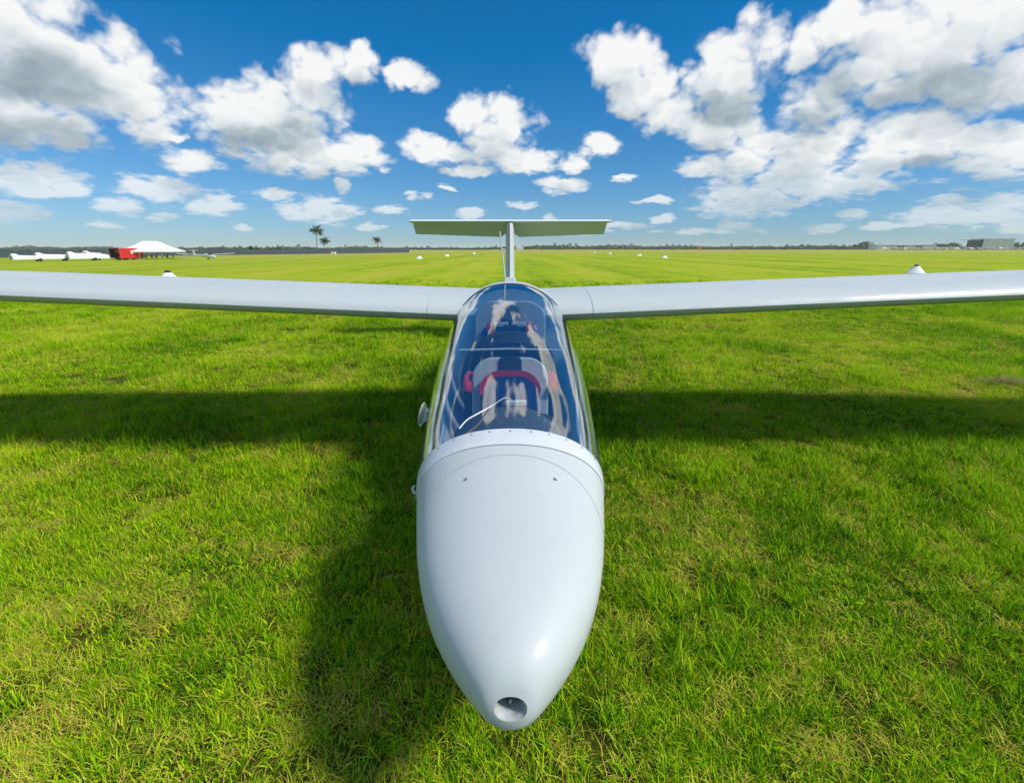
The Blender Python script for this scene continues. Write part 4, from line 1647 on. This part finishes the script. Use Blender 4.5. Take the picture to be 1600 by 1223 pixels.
sh = place('long_shed', 1412, 520, -10, 'long low grey shed with pale left end, left of the hangar', 'building')
MB().box((4, 0, 2.4), (46, 14, 4.8)).build('wall', M['shed_wall'], sh)
MB().box((-24.1, 0, 2.5), (10, 14.6, 5.0)).build('end_block', M['hangar_wall'], sh)
mb = MB()
mb.add([(-29.4, -7.8, 5.1), (27.6, -7.8, 5.1), (27.6, 7.8, 5.1), (-29.4, 7.8, 5.1), (-29.4, 0, 6.1), (27.6, 0, 6.1)], [(0, 1, 5, 4), (2, 3, 4, 5), (3, 0, 4), (1, 2, 5), (3, 2, 1, 0)])
mb.build('roof', M['roof_grey'], sh)
for k in range(5):
    MB().box((-14 + 8.4 * k, -7.06, 2.0), (6.4, .1, 3.8)).build('shed_door', M['hangar_dark' if k % 2 else 'hangar_wall'], sh)
for k, px in enumerate((1402, 1430, 1479)):
    e = place('antenna_mast', px, 515 + 12 * k, 0, ('thin antenna mast over the left half of the long shed', 'thin antenna mast over the right end of the long shed', 'thin antenna mast between shed and hangar')[k], 'mast')
    MB().tube([(0, 0, 0), (0, 0, 9.5 + 1.2 * k)], [.14, .06], 6).build('pole', M['fence_post'], e)
    MB().tube([(-.6, 0, 8.6), (.6, 0, 8.6)], .05, 6).build('cross_arm', M['fence_post'], e)

wb = place('white_hut', 812, 480, 0, 'tiny white hut on the horizon just right of the fin', 'hut')
MB().box((0, 0, 1.1), (7, 4, 2.2)).build('wall', M['trailer_white'], wb)
MB().add([(-3.7, -2.3, 2.2), (3.7, -2.3, 2.2), (3.7, 2.3, 2.2), (-3.7, 2.3, 2.2), (-3.7, 0, 3.0), (3.7, 0, 3.0)], [(0, 1, 5, 4), (2, 3, 4, 5), (3, 0, 4), (1, 2, 5), (3, 2, 1, 0)]).build('roof', M['trailer_white'], wb)

ob = place('orange_board', 1094, 470, 0, 'small orange checkered board on the horizon right of the tailplane', 'board')
MB().box((0, 0, 2.0), (4.2, .15, 2.2)).build('board', M['orange'], ob)
for sg in (-1, 1):
    MB().tube([(sg * 1.7, .1, 0), (sg * 1.7, .1, 3.0)], .08, 6).build('post', M['fence_post'], ob)

# white service van by the fence
vb = empty('white_box', (at(521, 228), 228, gzf(at(521, 228), 228)))
tag(vb, 'small white box standing in front of the fence near the short palm', 'box')
MB().box((0, 0, .55), (2.0, 1.4, 1.1)).build('body', M['trailer_white'], vb, bevel=.05)
MB().box((0, 0, 1.14), (2.1, 1.5, .07)).build('lid', M['trailer_grey'], vb, bevel=.02)

# ------------------------------------------------------------------ light aircraft parked before the hangars
pb = MB()
pb.grid([[Vector((y_, r_ * .62 * math.cos(2 * math.pi * j / 12), z_ + r_ * math.sin(2 * math.pi * j / 12))) for j in range(12)] for y_, r_, z_ in ((-3.2, .1, 1.15), (-3.0, .42, 1.15), (-1.9, .58, 1.2), (-1.2, .85, 1.4), (.6, .85, 1.45), (1.6, .5, 1.3), (4.2, .14, 1.35))], wrap=True)
f_me = pb.mesh('fuselage', 50)
w_me = MB().box((-.7, 0, 2.2), (1.5, 10.6, .16)).mesh('wing')
t_me = MB().box((4.0, 0, 1.45), (.9, 3.2, .1)).mesh('tailplane')
v_me = MB().add([(3.4, -.05, 1.4), (4.5, -.05, 1.4), (4.7, -.05, 2.7), (4.1, -.05, 2.7), (3.4, .05, 1.4), (4.5, .05, 1.4), (4.7, .05, 2.7), (4.1, .05, 2.7)], [(0, 1, 2, 3), (7, 6, 5, 4), (0, 4, 5, 1), (1, 5, 6, 2), (2, 6, 7, 3), (3, 7, 4, 0)]).mesh('fin')
gm = MB()
for x_, y_ in ((-2.4, 0), (.1, -1.1), (.1, 1.1)):
    gm.tube([(x_, y_ * .4, .9), (x_, y_, .25)], .06, 6)
g_me = gm.mesh('landing_gear')
for me in (f_me, w_me, t_me, v_me):
    me.materials.append(M['plane_white'])
g_me.materials.append(M['black_rubber'])
spots = [1386, 1399, 1411, 1423, 1434, 1446, 1455, 1466, 1477, 1489, 1499, 1511, 1522, 1533, 1544, 1553, 1563, 1573, 1585, 1596]
for i, px in enumerate(spots):
    d = 375 + 14 * math.sin(i * 2.3)
    e = empty('light_aircraft', (at(px, d), d, 0), R(rng.choice((20, 70, 110, 160, 200, 250, 300, 340)) + rng.uniform(-10, 10)))
    where = 'before the long grey shed' if px < 1460 else ('between the shed and the tall hangar' if px < 1505 else 'before the tall hangar at far right')
    peers = [q for q in spots if (q < 1460) == (px < 1460) and (q < 1505) == (px < 1505)]
    tag(e, ordinal(px, peers) + ' small white light aircraft parked ' + where, 'aircraft', 'light aircraft parked ' + where)
    for nm, me in (('fuselage', f_me), ('wing', w_me), ('tailplane', t_me), ('fin', v_me), ('landing_gear', g_me)):
        obj(nm, me, None, e)

# ------------------------------------------------------------------ heap of cut brown grass at the right
mb = MB()
r = random.Random(77)
for _ in range(420):
    x, y = r.gauss(0, .16), r.gauss(0, .09)
    z = max(.01, .055 * math.exp(-(x * x / .05 + y * y / .016)) * r.random() * 1.6 + .01)
    a = r.uniform(0, 6.28)
    L = r.uniform(.03, .09)
    d = Vector((math.cos(a), math.sin(a), r.uniform(-.3, .5))) * L
    w = Vector((-math.sin(a), math.cos(a), 0)) * .003
    q = Vector((x, y, z + .03))
    mb.add([q - w, q + w, q + d + w * .3, q + d - w * .3], [(0, 1, 2, 3)])
hp_ = mb.build('dry_grass_heap', material('dry_grass', (.30, .20, .10), .9, var=.4, vscale=30, trans=.2), None, loc=(5.75, 5.25, 0))
tag(hp_, 'small heap of brown cut grass near the right edge', 'dry grass', kind='stuff')

# ------------------------------------------------------------------ air
mb = MB().box((0, 1750, 13.9), (8400, 9000, 32.2))
hz = mb.build('haze', None)
tag(hz, 'thin even summer haze over the whole field', 'haze', kind='stuff')
hm = bpy.data.materials.new('haze')
hm.use_nodes = True
hm.node_tree.nodes.clear()
pv = hm.node_tree.nodes.new('ShaderNodeVolumePrincipled')
pv.inputs['Color'].default_value = (.80, .88, .95, 1)
pv.inputs['Density'].default_value = .0002
ho = hm.node_tree.nodes.new('ShaderNodeOutputMaterial')
hm.node_tree.links.new(pv.outputs[0], ho.inputs['Volume'])
hz.data.materials.append(hm)
